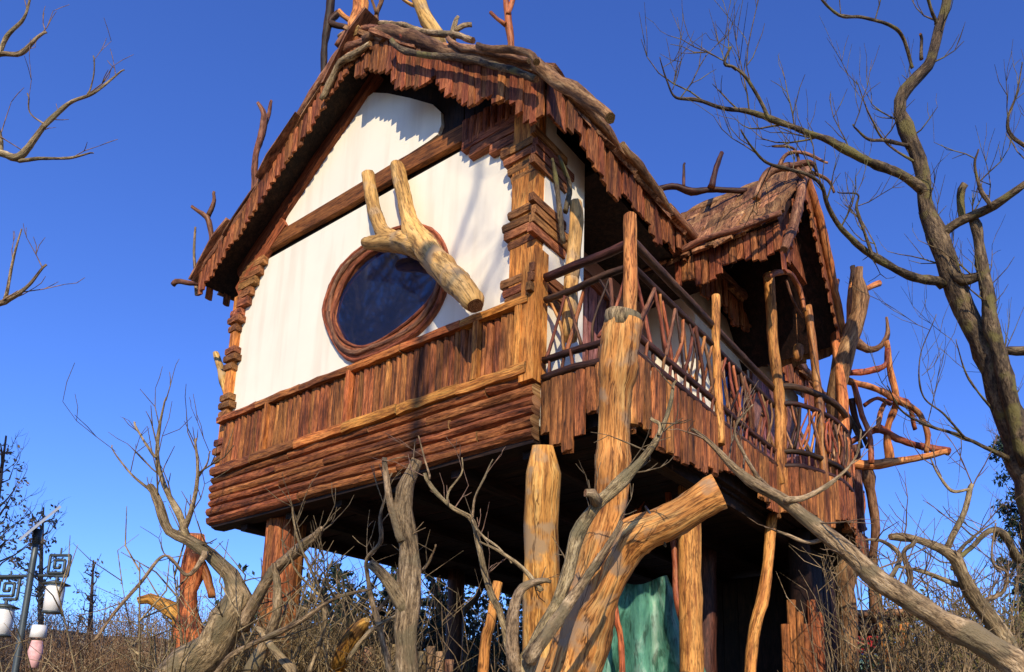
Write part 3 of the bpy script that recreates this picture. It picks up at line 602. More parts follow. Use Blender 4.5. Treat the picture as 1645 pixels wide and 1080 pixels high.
# ---- stilts
def stilt(pts, rr, mat, n=12, rough=.1, name='stilt', sd=0, cut='cut'): return rtube(name, pts, rr, mat, H, n, rough, .01, cut, sd)
def gnd(p, k=1.0): v = Vector(p); return Vector((v.x, v.y, 0))
a = P(872, 716, 4.86); b_ = P(868, 1080, 4.86+.12); stilt([gnd(b_), b_, a.lerp(b_, .5), a.lerp(b_, .12), a], [.125, .12, .115, .112, .07], ORANGE, 14, .1, sd=2)
a = Vector((-6.25, 3.98, 3.62)); pil = stilt([gnd(a), a-Vector((0, 0, 1.8)), a], [.14, .13, .13], DARKBOARD, 10)
bkv = variants('bark_strip', [LOGM, CUT], .085, .04, 1.0, 'half', 4, jag=.03)
for k in range(12):
    an = 2*math.pi*k/12
    for q_ in range(4): link('bark_strip', random.choice(bkv), a+Vector((math.cos(an)*.15, math.sin(an)*.15, -.42-q_*.9)), pil, frame((math.cos(an), math.sin(an), 0), (0, 0, 1)), (1, 1, .92))
a = Vector((-6.9, 4.4, 3.62)); stilt([gnd(a), a], [.055, .05], REDW, sd=5)
a = Vector((-2.68, 5.15, 3.66)); stilt([gnd(a), a-Vector((0, 0, 1.4)), a], [.10, .095, .09], POSTW, 12, sd=6)
stilt([gnd(P(1190, 1080, 6.6)), P(1205, 1080, 6.65), P(1225, 960, 6.75), P(1234, 900, 6.8), P(1242, 825, 6.9)], [.055, .055, .058, .05, .05], POSTW, 10, sd=7)
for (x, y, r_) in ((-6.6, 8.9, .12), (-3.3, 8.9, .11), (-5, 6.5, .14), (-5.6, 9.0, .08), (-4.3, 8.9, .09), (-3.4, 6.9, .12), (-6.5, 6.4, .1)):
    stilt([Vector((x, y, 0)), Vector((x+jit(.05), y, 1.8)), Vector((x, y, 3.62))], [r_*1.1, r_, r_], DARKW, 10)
stilt([gnd(P(1120, 1080, 5.9)), P(1120, 1070, 5.9), P(1100, 1010, 5.9), P(1088, 960, 5.9), P(1085, 900, 6.0), Vector((-2.9, 5.2, 3.62))], [.04, .035, .035, .035, .028, .028], REDW, 9, sd=8)
stilt([gnd(P(955, 1080, 5.6)), P(957, 1080, 5.6), P(965, 990, 5.6), P(975, 900, 5.7), Vector((-3.25, 4.9, 3.62))], [.035, .034, .03, .03, .03], POSTW, 9, sd=9)
stilt([gnd(P(1002, 1080, 5.8)), P(1000, 1080, 5.8), P(990, 990, 5.8), P(985, 900, 5.9), Vector((-3.2, 5.3, 3.62))], [.025]*5, REDW, 8, sd=10)
stilt([gnd(P(772, 1080, 5.4)), P(776, 1080, 5.4), P(788, 1000, 5.4), P(800, 935, 5.45)], [.045, .042, .036, .034], POSTW, 9, sd=11)
lwv = variants('lower_wall_board', [DARKBOARD, DARKBOARD], .20, .04, 3.5, 'flat', 4, jag=0)
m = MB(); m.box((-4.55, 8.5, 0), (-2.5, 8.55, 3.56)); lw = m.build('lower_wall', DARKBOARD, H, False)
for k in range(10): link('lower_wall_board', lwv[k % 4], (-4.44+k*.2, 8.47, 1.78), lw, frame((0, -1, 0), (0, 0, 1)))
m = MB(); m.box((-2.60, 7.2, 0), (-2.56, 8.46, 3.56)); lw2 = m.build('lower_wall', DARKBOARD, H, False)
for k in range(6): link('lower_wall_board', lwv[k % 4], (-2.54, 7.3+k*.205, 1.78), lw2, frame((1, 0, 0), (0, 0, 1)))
# plank pier under the bay
pr_ = stilt([gnd(P(1290, 1080, 7.6)), P(1290, 1080, 7.6), Vector((-2.4, 6.95, 3.62))], [.14, .14, .1], DARKBOARD, 9)
ppv = variants('pier_plank', [LOGM, CUT], .09, .05, 2.7, 'half', 4, jag=.03)
for k in range(6):
    p = P(1262+k*11, 1010+abs(k-2)*6, 7.35); link('pier_plank', ppv[k % 4], Vector((p.x, p.y, 1.35+.12*((k*5) % 3))), pr_, frame(-F0, (0, 0, 1)))

# ------------------------------------------------------------------ forked log fixed across the window
fk = MB()
def Yp(x, y, Y): return on(x, y, 1, Y)
fk.tube([Yp(638, 268, 3.66), Yp(648, 310, 3.63), Yp(657, 350, 3.60), Yp(668, 378, 3.58), Yp(700, 418, 3.53), Yp(735, 455, 3.47), Yp(758, 482, 3.42), Yp(764, 492, 3.41)], [.062, .062, .066, .10, .102, .098, .085, .055], 16, .13, 5, step=.04, caps='cut', sd=3)
fk.tube([Yp(592, 282, 3.62), Yp(597, 318, 3.60), Yp(606, 352, 3.585), Yp(620, 378, 3.58), Yp(660, 392, 3.57)], [.056, .056, .060, .068, .07], 14, .13, 5, step=.04, caps='cut', sd=9)
fk.tube([Yp(587, 391, 3.57), Yp(605, 391, 3.58), Yp(635, 388, 3.58), Yp(680, 400, 3.56)], [.045, .058, .085, .085], 14, .15, 5, step=.04, caps='cut', sd=5)
FK = fk.build('forked_log', [TAN, CUT]); props(FK, 'pale tan forked log mounted across the upper edge of the oval window', 'log')

# ------------------------------------------------------------------ traced branches
def limb(name, pts, d0, d1, mat, par, n=9, rough=.16, wander=0.0, cut=True, sd=0, ground=False):
    K = len(pts)-1; q_ = []; rr = []
    for i, (x, y, w_) in enumerate(pts):
        d = d0+(d1-d0)*i/K; q_.append(P(x, y, d)); rr.append(max(.003, w_*.5*d/1209))
    if ground: q_.insert(0, Vector((q_[0].x, q_[0].y, -.1))); rr.insert(0, rr[0]*1.25)
    m = MB(); m.tube(q_, rr, n+3, rough, 7, caps='cut' if cut else True, wander=wander+.012, sd=sd, knob=.32)
    o = m.build(name, [mat, CUT if cut else mat], par); return o, q_, rr
def grow(mb, p, d, L_, r_, depth, up=.25, spread=.7):
    nseg = max(2, int(L_/.09)); nseg = min(nseg, 5); pts = [p.copy()]; rr = [r_]
    for k in range(nseg):
        d = (d+Vector((jit(.28), jit(.28), jit(.28)+up*.25))).normalized(); p = p+d*(L_/nseg); pts.append(p.copy()); rr.append(r_*(1-.75*(k+1)/nseg)+.0009)
    mb.tube(pts, rr, 4 if r_ < .008 else 5, .15, 9, step=9, caps=False)
    if depth > 0:
        for k in range(1, len(pts)):
            for _ in range(random.choice((1, 1, 2))):
                if random.random() < .75: nd = (d+Vector((jit(spread), jit(spread), jit(spread)+.1))).normalized(); grow(mb, pts[k], nd, L_*random.uniform(.35, .65), rr[k]*.6+.0006, depth-1, up, spread)
def twigs(q_, rr, mb, every=.25, L_=.5, depth=1, up=.5, rmax=.009, start=.15):
    tot = 0
    for i in range(len(q_)-1):
        a, b_ = q_[i], q_[i+1]; n_ = max(1, int((b_-a).length/every+random.random()))
        for j in range(n_):
            if (i+j/n_)/(len(q_)-1) < start: continue
            p = a.lerp(b_, (j+random.random())/n_); t = (b_-a).normalized()
            side = (R0*jit(1)+Vector((0, 0, 1))*random.uniform(-.25, 1)+F0*jit(.5)).normalized()
            r_ = min(rmax, rr[i]*.4); grow(mb, p, (side+t*.5).normalized(), L_*random.uniform(.4, 1.1), r_, depth, up)
def tree(name, label, cat, base, limbs, mat, twmat, tw=None, group=None, twlabel=None):
    T = thing(name, base, label, cat, group); mb = MB(); tw = tw or {}
    for i, (kind, pts, d0, d1) in enumerate(limbs):
        m_ = mat
        o, q_, rr = limb(kind, pts, d0, d1, m_, T, 12 if kind == 'trunk' else 8, .2, .03, cut=(kind in ('stub', 'trunk')), sd=i*2.3, ground=(i == 0))
        if kind != 'stub' and tw: twigs(q_, rr, mb, **{k_: v for k_, v in tw.items()})
    if mb.v: props(mb.build('twigs', twmat, T), kind='stuff')
    return T
# big bare tree at right
dR = 6.4
tree('bare_tree', 'tall bare tree with dark knotted trunk filling the right edge of the view', 'tree', gnd(P(1760, 1300, dR)), [
 ('trunk', [(1790, 1350, 53.9), (1740, 1150, 49.5), (1690, 930, 45.6), (1655, 800, 43.1), (1630, 710, 38.0), (1595, 600, 35.5), (1562, 520, 34.2), (1530, 440, 31.7), (1507, 390, 27.9), (1490, 335, 22.8), (1472, 260, 21.6), (1456, 205, 20.2), (1450, 165, 20.2), (1470, 120, 17.8), (1496, 92, 15.2), (1510, 50, 15.2), (1524, -10, 13.9), (1545, -90, 11.4), (1540, -180, 6.3)], dR, dR),
 ('trunk', [(1650, 745, 25.3), (1625, 650, 25.3), (1600, 550, 22.8), (1587, 480, 21.6), (1580, 420, 17.8), (1572, 375, 15.2), (1560, 345, 8.9)], dR-.15, dR-.15),
 ('branch', [(1525, 430, 16.5), (1550, 446, 13.9), (1585, 440, 11.4)], dR-.05, dR-.15),
 ('branch', [(1505, 388, 16.5), (1540, 362, 15.2), (1575, 342, 13.9), (1610, 320, 12.7), (1660, 290, 11.4), (1740, 250, 7.6), (1800, 190, 4.4)], dR, dR-.6),
 ('stub', [(1548, 358, 11.4), (1547, 325, 11.4), (1550, 296, 10.1)], dR-.1, dR-.15),
 ('branch', [(1590, 332, 6.3), (1574, 305, 5.7), (1566, 265, 4.4), (1572, 240, 2.6)], dR-.3, dR-.4),
 ('branch', [(1492, 312, 16.5), (1460, 285, 13.9), (1430, 274, 12.7), (1400, 262, 11.4), (1360, 242, 12.1), (1330, 222, 10.7), (1300, 213, 8.9), (1265, 202, 8.3), (1235, 192, 9.5), (1200, 180, 7.0), (1160, 174, 5.7), (1120, 160, 5.1), (1086, 156, 3.8), (1073, 130, 2.6), (1060, 92, 1.2)], dR, dR-1.2),
 ('branch', [(1238, 192, 6.3), (1222, 160, 5.7), (1200, 128, 5.1), (1180, 112, 4.4), (1164, 106, 4.4), (1174, 76, 3.8)], dR-.95, dR-1.1),
 ('branch', [(1458, 232, 6.3), (1425, 226, 5.1), (1395, 222, 4.4), (1370, 200, 2.6)], dR, dR-.4),
 ('branch', [(1515, 458, 15.2), (1478, 448, 13.9), (1440, 436, 11.4), (1405, 412, 10.1), (1372, 388, 8.9), (1345, 362, 7.6), (1330, 330, 7.0), (1322, 300, 5.7), (1300, 282, 5.1), (1265, 272, 5.1), (1230, 262, 4.4), (1208, 238, 3.2), (1190, 208, 2.6)], dR, dR-1.3),
 ('branch', [(1402, 412, 5.7), (1388, 375, 4.4), (1376, 335, 3.8), (1378, 312, 2.6), (1345, 308, 1.9)], dR-.4, dR-.6),
 ('branch', [(1466, 110, 5.7), (1452, 62, 5.7), (1432, 42, 5.1), (1385, 27, 4.4), (1355, 26, 4.4), (1335, 12, 3.8), (1310, -15, 3.2), (1270, -60, 1.9)], dR, dR-.8),
 ('branch', [(1503, 40, 5.7), (1490, 5, 5.1), (1478, -60, 3.2)], dR, dR-.2),
 ('stub', [(1480, 96, 5.7), (1482, 62, 5.1), (1478, 55, 4.4)], dR-.05, dR-.1),
 ('branch', [(1632, 748, 8.9), (1595, 725, 6.3), (1545, 700, 5.1), (1495, 682, 4.4), (1450, 660, 3.2), (1425, 620, 1.9)], dR, dR-.8),
 ('branch', [(1548, 702, 3.8), (1515, 665, 3.2), (1482, 635, 2.6), (1480, 570, 1.9), (1504, 505, 1.2)], dR-.4, dR-.8),
 ('branch', [(1600, 665, 3.8), (1568, 625, 3.2), (1548, 590, 2.6), (1536, 545, 1.2)], dR, dR-.3),
 ('branch', [(1655, 240, 6.3), (1625, 218, 5.7), (1618, 190, 4.4), (1632, 150, 3.2), (1642, 100, 1.9)], dR-.5, dR-.6),
 ('branch', [(1470, 260, 3.8), (1420, 225, 3.2), (1400, 190, 2.6), (1375, 130, 1.2)], dR, dR-.4),
 ('stub', [(1608, 566, 13.9), (1650, 565, 13.9), (1690, 560, 11.4)], dR-.1, dR-.3),
 ('branch', [(1640, 900, 15.2), (1600, 850, 10.1), (1560, 880, 7.6), (1530, 915, 6.3)], dR, dR-.5),
], GREYD, GREYD, dict(every=.22, L_=.62, depth=1, up=.7, rmax=.007))
# long grey branch sweeping down across the skirt to lower right
tree('fallen_branch_tree', 'thick grey limb sweeping diagonally from the balcony skirt down to the lower right corner', 'tree', gnd(P(1900, 1250, 3.4)), [
 ('trunk', [(1900, 1260, 59.2), (1760, 1180, 53.2), (1660, 1095, 47.3), (1590, 1042, 39.9), (1540, 1008, 37.0), (1480, 968, 34.1), (1425, 928, 32.5), (1380, 898, 28.1), (1330, 855, 26.7), (1290, 828, 20.7), (1250, 798, 17.7), (1215, 775, 14.8), (1175, 745, 11.9), (1140, 712, 8.2), (1110, 690, 5.2)], 3.9, 4.15),
 ('branch', [(1262, 805, 10.3), (1300, 800, 8.9), (1345, 770, 5.9), (1375, 735, 3.7), (1382, 690, 2.2)], 4.0, 4.2),
 ('branch', [(1230, 785, 7.4), (1195, 730, 5.9), (1180, 690, 3.7), (1210, 650, 2.2)], 4.1, 4.0),
 ('branch', [(1430, 930, 8.9), (1445, 895, 7.4), (1420, 872, 5.9), (1390, 868, 3.7)], 4.0, 4.1),
 ('branch', [(1335, 862, 8.9), (1300, 870, 6.6), (1265, 858, 5.2), (1240, 850, 2.9)], 4.05, 4.2),
], GREY, TWIG, dict(every=.16, L_=.32, depth=1, up=.3, rmax=.006, start=.35))
# gnarled tree at lower right
tree('gnarled_tree', 'gnarled brown tree with broken top standing beyond the diagonal limb at lower right', 'tree', gnd(P(1640, 1200, 4.0)), [
 ('trunk', [(1650, 1200, 36.4), (1630, 1080, 32.7), (1600, 1010, 27.9), (1565, 965, 24.3), (1548, 925, 20.6), (1530, 895, 18.2), (1505, 880, 13.3), (1470, 868, 10.9), (1430, 862, 8.4)], 5.6, 5.2),
 ('branch', [(1520, 890, 10.9), (1535, 855, 10.9), (1550, 820, 8.4), (1560, 785, 8.4), (1562, 778, 7.2)], 5.4, 5.4),
 ('branch', [(1560, 786, 4.9), (1530, 788, 5.4), (1508, 760, 4.2), (1495, 735, 2.4)], 5.4, 5.3),
 ('branch', [(1560, 975, 12.1), (1590, 962, 8.4), (1612, 950, 6.1), (1618, 920, 4.2), (1595, 900, 3.7), (1600, 840, 2.4)], 5.5, 5.3),
 ('branch', [(1535, 900, 7.2), (1550, 880, 5.4), (1575, 855, 3.7), (1600, 835, 1.8)], 5.4, 5.2),
 ('branch', [(1545, 940, 9.7), (1500, 925, 7.2), (1470, 915, 5.4), (1440, 910, 3.0)], 5.5, 5.2),
 ('branch', [(1470, 868, 8.4), (1450, 885, 7.2), (1462, 930, 8.4), (1450, 955, 9.7)], 5.2, 5.3),
], GREY, TWIG, dict(every=.15, L_=.4, depth=1, up=.4, rmax=.006, start=.1))
# red driftwood tree behind the balcony
dA = 7.9
T = thing('driftwood_tree', gnd(P(1350, 1000, dA)), 'red brown antler shaped driftwood tree rising past the curved end of the balcony', 'driftwood')
for i, (mat, pts) in enumerate([
 (DRIFT, [(1362, 1080, 30), (1360, 900, 28), (1352, 760, 26), (1344, 680, 26), (1345, 625, 30), (1356, 575, 34), (1372, 530, 28), (1382, 480, 22), (1380, 430, 12)]),
 (REDW, [(1350, 590, 20), (1342, 540, 14), (1338, 500, 10), (1345, 450, 8)]), (POSTW, [(1368, 545, 18), (1366, 490, 12), (1370, 428, 8)]),
 (REDW, [(1382, 468, 9), (1398, 462, 9), (1413, 455, 10)]), (DRIFT, [(1372, 548, 13), (1395, 560, 10), (1415, 555, 9), (1425, 535, 8), (1424, 510, 4)]),
 (REDW, [(1355, 600, 8), (1390, 598, 8), (1422, 588, 8), (1426, 560, 9)]), (POSTW, [(1424, 548, 9), (1430, 600, 10), (1438, 640, 11), (1426, 690, 11), (1427, 745, 15)]),
 (REDW, [(1362, 612, 11), (1400, 622, 10), (1440, 642, 10), (1474, 662, 9), (1490, 700, 9), (1488, 728, 8)]), (REDW, [(1372, 618, 10), (1384, 660, 9), (1398, 700, 9), (1400, 745, 9)]),
 (REDW, [(1350, 722, 9), (1385, 700, 10), (1412, 690, 13), (1440, 706, 11), (1485, 718, 10), (1524, 726, 13)]), (POSTW, [(1360, 745, 15), (1400, 747, 16), (1440, 742, 13), (1490, 734, 10), (1522, 725, 8)]),
 (DRIFT, [(1392, 750, 18), (1402, 800, 16), (1408, 850, 14), (1400, 900, 12), (1405, 1000, 14)]), (REDW, [(1438, 640, 9), (1460, 650, 8), (1470, 690, 6)]), (GREYD, [(1352, 655, 8), (1375, 690, 7), (1385, 720, 6)]), (DARKW, [(1368, 640, 10), (1378, 680, 9), (1395, 720, 7)]), (REDW, [(1388, 652, 7), (1410, 640, 6), (1432, 650, 6)]), (POSTW, [(1408, 690, 8), (1418, 655, 8), (1432, 640, 8)])]):
    limb('trunk' if i == 0 else 'branch', pts, dA, dA+jit(.25), mat, T, 9, .22, .015, sd=i*1.7)
# forked support trunk in front
T = thing('dead_tree', gnd(P(915, 1200, 4.3)), 'huge peeled orange forked trunk standing in front of the balcony corner, both limbs sawn off', 'tree trunk')
m = MB()
def L2(pts, d0, d1, n=20, sd=0):
    K = len(pts)-1; q_ = [P(x, y, d0+(d1-d0)*i/K) for i, (x, y, w_) in enumerate(pts)]; rr = [w_*.5*(d0+(d1-d0)*i/K)/1209 for i, (x, y, w_) in enumerate(pts)]
    m.tube(q_, rr, n, .13, 4.2, step=.04, caps='cut', sd=sd, knob=.25, wander=.012)
b0 = P(912, 1180, 4.35)
m.tube([Vector((b0.x, b0.y, -.1)), b0.lerp(Vector((b0.x, b0.y, 0)), .5), b0, P(918, 1085, 4.35), P(935, 1010, 4.35)], [.27, .2, .19, .17, .125], 20, .1, 3, step=.06, sd=4)
L2([(915, 1080, 78), (932, 990, 70), (960, 890, 62), (978, 800, 56), (984, 700, 52), (992, 600, 53), (1001, 512, 56)], 4.35, 4.30, sd=1)
L2([(930, 1080, 76), (952, 1000, 56), (975, 950, 46), (1000, 895, 50), (1022, 862, 66), (1055, 845, 58), (1100, 822, 56), (1156, 790, 60)], 4.32, 4.12, sd=2)
m.build('trunk', [ORANGE, GREY], T)
cr = MB(); cr.tube([P(1000, 528, 4.3), P(1001, 512, 4.3), P(1002, 503, 4.3)], [.101, .105, .096], 18, .10, caps=True); cr.build('bark_ring', GREY, T)
# wire ties round the limbs
for c_, ax_, r_ in ((P(1053, 846, 4.22), P(1100, 822, 4.2)-P(1022, 862, 4.2), .125), (P(950, 1005, 4.32), P(975, 950, 4.3)-P(930, 1060, 4.3), .12)):
    ax_ = ax_.normalized(); u = ax_.orthogonal().normalized(); v_ = ax_.cross(u); mm = MB(); mm.tube([c_+(u*math.cos(k*.628)+v_*math.sin(k*.628))*r_ for k in range(10)], [.006]*10, 5, 0, closed=True); mm.build('wire_tie', METAL, T)

# grey foreground trees
tw1 = dict(every=.14, L_=.30, depth=1, up=.4, rmax=.005, start=.35)
tree('grey_sapling', 'gnarled grey stem climbing in front of the huge orange forked trunk', 'tree', gnd(P(820, 1200, 2.6)), [
 ('trunk', [(815, 1200, 44.4), (840, 1085, 31.1), (868, 1025, 25.1), (898, 965, 22.2), (915, 905, 20.7), (926, 862, 23.7), (955, 815, 17.7), (990, 780, 18.4), (1030, 742, 13.3), (1058, 700, 8.9), (1078, 650, 6.6), (1086, 612, 3.7)], 3.6, 3.75),
 ('branch', [(850, 1062, 25.1), (895, 1005, 22.2), (935, 940, 16.3), (968, 890, 11.8), (998, 838, 5.9)], 3.55, 3.6),
 ('branch', [(832, 1085, 22.2), (824, 1010, 19.2), (832, 955, 14.8), (858, 938, 11.1), (885, 935, 5.2)], 3.6, 3.65),
 ('branch', [(870, 950, 8.9), (840, 915, 7.4), (800, 885, 4.4), (770, 870, 2.2)], 3.65, 3.6),
 ('stub', [(960, 808, 19.2), (948, 795, 16.3), (940, 792, 13.3)], 3.65, 3.6),
 ('branch', [(1058, 700, 5.9), (1062, 680, 6.6), (1045, 672, 5.2)], 3.7, 3.7),
], GREY, TWIG, tw1)
tree('pollarded_tree', 'straight beige trunk with two sawn forks in front of the dark underside', 'tree', gnd(P(655, 1250, 3.1)), [
 ('trunk', [(655, 1250, 48.5), (656, 1150, 40.5), (657, 1080, 34.8), (656, 1010, 35.6), (654, 940, 30.7), (650, 870, 28.4), (648, 820, 29.1), (655, 785, 25.9), (670, 738, 16.2)], 3.9, 3.9),
 ('branch', [(645, 870, 14.5), (636, 835, 12.2), (627, 800, 10.5), (620, 745, 8.9), (618, 735, 8.1)], 3.88, 3.85),
 ('stub', [(655, 985, 30.7), (630, 945, 21.8), (610, 920, 18.6), (594, 905, 17.8)], 3.88, 3.8),
], GREY, TWIG, dict(every=.5, L_=.2, depth=0, rmax=.004, start=.5))
tree('thin_bare_tree', 'thin crooked grey sapling forking before the shadow right of the beige trunk', 'tree', gnd(P(830, 1300, 3.4)), [
 ('trunk', [(850, 1300, 13.9), (825, 1100, 12.2), (806, 990, 10.4), (790, 955, 10.4), (776, 915, 9.6), (766, 870, 8.7), (757, 835, 7.8), (725, 815, 6.1), (700, 790, 6.1), (682, 760, 4.3)], 3.9, 3.8),
 ('branch', [(757, 835, 4.3), (762, 800, 3.5), (780, 765, 3.5), (792, 738, 1.7)], 3.8, 3.8), ('branch', [(720, 812, 3.5), (722, 790, 3.5), (742, 762, 2.6), (742, 735, 1.7)], 3.8, 3.8),
 ('branch', [(758, 835, 3.5), (775, 860, 3.5), (800, 880, 2.6), (822, 905, 1.7)], 3.8, 3.7), ('branch', [(690, 770, 3.5), (682, 740, 2.6), (672, 700, 1.7)], 3.8, 3.8)], GREY, TWIG, dict(every=.12, L_=.22, depth=1, up=.3, rmax=.003, start=.4))
tree('curved_tree', 'thick curved olive grey trunk with upswept bare branches below the left corner of the house', 'tree', gnd(P(220, 1250, 4.0)), [
 ('trunk', [(200, 1250, 74.8), (255, 1120, 68.8), (300, 1070, 62.8), (345, 1042, 58.4), (374, 1002, 49.4), (388, 962, 37.4), (374, 930, 27.0), (342, 895, 22.4), (305, 868, 19.5), (275, 855, 15.0), (258, 815, 13.5), (240, 780, 11.2)], 4.6, 4.4),
 ('branch', [(300, 866, 12.0), (290, 830, 9.7), (268, 785, 7.5), (252, 735, 6.0), (256, 685, 4.5), (268, 638, 2.3)], 4.45, 4.4),
 ('branch', [(252, 735, 4.5), (232, 705, 3.7), (216, 678, 2.3)], 4.4, 4.4), ('branch', [(290, 862, 9.0), (308, 815, 6.7), (318, 760, 5.2), (316, 704, 3.0)], 4.45, 4.3),
 ('branch', [(243, 790, 5.2), (215, 765, 3.7), (192, 735, 2.3), (180, 715, 1.5)], 4.4, 4.3), ('branch', [(318, 770, 3.7), (335, 745, 2.3), (338, 725, 1.5)], 4.4, 4.3),
 ('branch', [(390, 1010, 22.4), (412, 960, 17.9), (438, 915, 17.9), (475, 885, 18.7), (508, 862, 15.0), (517, 848, 6.0)], 4.5, 4.2),
 ('branch', [(330, 885, 10.4), (300, 925, 6.0), (265, 892, 4.5), (225, 938, 5.2), (180, 990, 5.2), (150, 1030, 4.5)], 4.4, 4.3),
 ('branch', [(400, 1085, 22.4), (425, 1030, 16.4), (445, 985, 13.5), (448, 930, 10.4), (440, 905, 7.5)], 4.4, 4.3),
 ('branch', [(470, 1085, 16.4), (440, 1045, 12.0), (415, 1010, 10.4)], 4.3, 4.4), ('branch', [(345, 1085, 10.4), (365, 1060, 9.0), (400, 1040, 9.0), (480, 1000, 7.5), (540, 960, 5.2), (600, 945, 3.0)], 4.2, 4.0),
], GREY, TWIG, dict(every=.16, L_=.38, depth=1, up=.6, rmax=.005, start=.2))
tree('slender_bare_tree', 'slender upright grey bush of thin stems before the dark underside left of the beige trunk', 'tree', gnd(P(600, 1300, 3.7)), [
 ('trunk', [(660, 1300, 10.4), (630, 1100, 8.7), (612, 1010, 8.7), (600, 970, 7.8), (592, 930, 7.0), (590, 900, 6.1), (612, 870, 6.1), (612, 830, 4.3), (620, 800, 3.5), (630, 760, 2.6)], 4.3, 4.2),
 ('branch', [(605, 985, 6.1), (640, 940, 4.3), (680, 915, 4.3), (700, 875, 2.6)], 4.3, 4.1), ('branch', [(500, 1080, 7.0), (520, 1010, 7.0), (515, 960, 6.1), (495, 900, 4.3), (478, 850, 3.5), (470, 815, 2.6)], 4.3, 4.2),
 ('branch', [(515, 960, 4.3), (480, 920, 3.5), (465, 890, 1.7)], 4.3, 4.2), ('branch', [(560, 1060, 7.8), (600, 1010, 6.1), (650, 980, 4.3)], 4.2, 4.2)], GREY, TWIG, dict(every=.12, L_=.28, depth=1, up=.4, rmax=.0035, start=.3))
T = thing('forked_stump', gnd(P(305, 1100, 6.2)), 'reddish orange forked stump with broken tops left of the bark clad stilt', 'stump')
for i, pts in enumerate(([(318, 1200, 46), (312, 1080, 42), (302, 1010, 36), (302, 950, 26), (312, 900, 26), (316, 858, 26)], [(305, 1030, 40), (290, 990, 34), (262, 972, 28), (240, 962, 20), (222, 966, 11)], [(316, 900, 16), (330, 920, 12), (340, 960, 10)])):
    limb('trunk' if i == 0 else 'limb', pts, 6.2, 6.1, STUMP if i != 2 else REDW, T, 12, .42, 0, sd=i*4, ground=(i == 0))
rt = MB(); rt.tube([P(540, 1075, 5.2), P(560, 1035, 5.1), P(580, 1005, 5.05), P(590, 996, 5.0)], [.055, .065, .05, .02], 9, .25, caps='cut')
rt.tube([P(540, 1075, 5.2), Vector((P(535, 1100, 5.2).x, P(535, 1100, 5.2).y, -.05))], [.055, .08], 9, .2)
props(rt.build('orange_stump', [STUMP, CUT]), 'small bright orange broken stump leaning at the end of the log palisade', 'stump')
st = MB(); st.tube([on(366, 640, 1, 4.2), on(358, 605, 1, 4.2), on(347, 568, 1, 4.2)], [.04, .045, .035], 8, .2, caps='cut'); st.tube([on(366, 640, 1, 4.2), Vector((-7.0, 4.2, 4.9))], [.04, .04], 8, .1)
props(st.build('branch_stub', [TAN, CUT], H)); 

# ------------------------------------------------------------------ driftwood branches standing on the roof
def rbranch(label, limbs, d, mat, group='driftwood branches set upright on the roof'):
    a = limbs[0][0]; q0 = on(a[0], a[1], *((1, d) if d > 0 else (0, d))); d = (q0-EYE).dot(F0); T = thing('roof_branch', P(a[0], a[1], d), label, 'branch', group)
    l0 = limbs[0]; l0.insert(0, (l0[0][0]+(l0[0][0]-l0[1][0])*.5, l0[0][1]+30, l0[0][2]*1.1)) if abs(l0[0][1]-l0[1][1]) > 8 else None
    for i, pts in enumerate(limbs): limb('stem' if i == 0 else 'prong', pts, d, d+jit(.08), mat, T, 7, .22, .01, sd=i+d*3+a[0])
rbranch('black crooked branch standing at the very peak, leftmost on the ridge', [[(520, 115, 10), (521, 70, 10), (528, 30, 12), (535, -15, 12), (540, -60, 8)], [(545, 20, 8), (530, 35, 9), (560, 45, 9)]], 3.75, DARKW)
rbranch('orange forked branch on the peak with its tips cut by the top of the view', [[(572, 45, 22), (578, 20, 16), (572, -10, 12), (566, -60, 8)], [(578, 35, 18), (586, 10, 12), (582, -20, 8)], [(590, 50, 10), (560, 30, 8), (545, 18, 7)]], 3.7, POSTW)
rbranch('thin brown twig standing just right of the orange fork on the peak', [[(608, 50, 8), (605, 25, 7), (614, 0, 7), (612, -35, 5)], [(605, 22, 5), (596, -5, 4)]], 3.75, DRIFT)
rbranch('thick tan leaning branch stump at the middle of the front ridge', [[(700, 52, 26), (685, 30, 26), (672, 0, 18), (655, -40, 12)], [(678, 12, 8), (660, 8, 6), (640, -8, 5)], [(690, 40, 14), (678, -10, 9), (690, -40, 5)]], 3.7, TAN)
rbranch('short pale forked twig lying right of the thick tan branch', [[(728, 55, 9), (732, 40, 8), (736, 27, 5)], [(730, 50, 8), (745, 42, 8), (758, 40, 7)]], 3.6, GREY)
rbranch('red brown branch with a dark side spur, rightmost on the front ridge', [[(820, 68, 11), (817, 45, 12), (814, 20, 12), (810, -10, 8), (800, -50, 6)], [(816, 25, 9), (826, -5, 8), (834, -40, 5)], [(812, 40, 8), (800, 32, 6), (788, 20, 6)]], 3.65, REDW)
rbranch('dark antler shaped branch halfway up the left roof slope', [[(408, 290, 10), (412, 245, 9), (420, 215, 9), (424, 185, 9), (414, 165, 5)], [(421, 205, 8), (432, 185, 6), (436, 162, 4)]], 3.65, DRIFT)
rbranch('brown forked twig near the lower left eave', [[(340, 395, 8), (338, 370, 8), (332, 350, 9), (318, 340, 6), (308, 332, 5)], [(334, 348, 7), (345, 325, 6), (344, 308, 4)]], 3.6, DRIFT)
rbranch('thin upright grey twig at the left eave corner', [[(315, 445, 5), (312, 405, 4), (314, 365, 3)]], 3.6, GREY)
rbranch('horizontal twig stub pointing left from the left eave corner', [[(325, 456, 7), (305, 456, 7), (285, 453, 8), (278, 458, 7)]], 3.6, DRIFT)
rbranch('dark branch lying between the main roof and the porch roof with an upright spur', [[(1045, 312, 9), (1078, 300, 10), (1110, 307, 10), (1145, 304, 9), (1200, 306, 8)], [(1142, 302, 10), (1150, 275, 9), (1160, 245, 7)], [(1098, 300, 5), (1100, 262, 3)]], -3.3, DARKW)
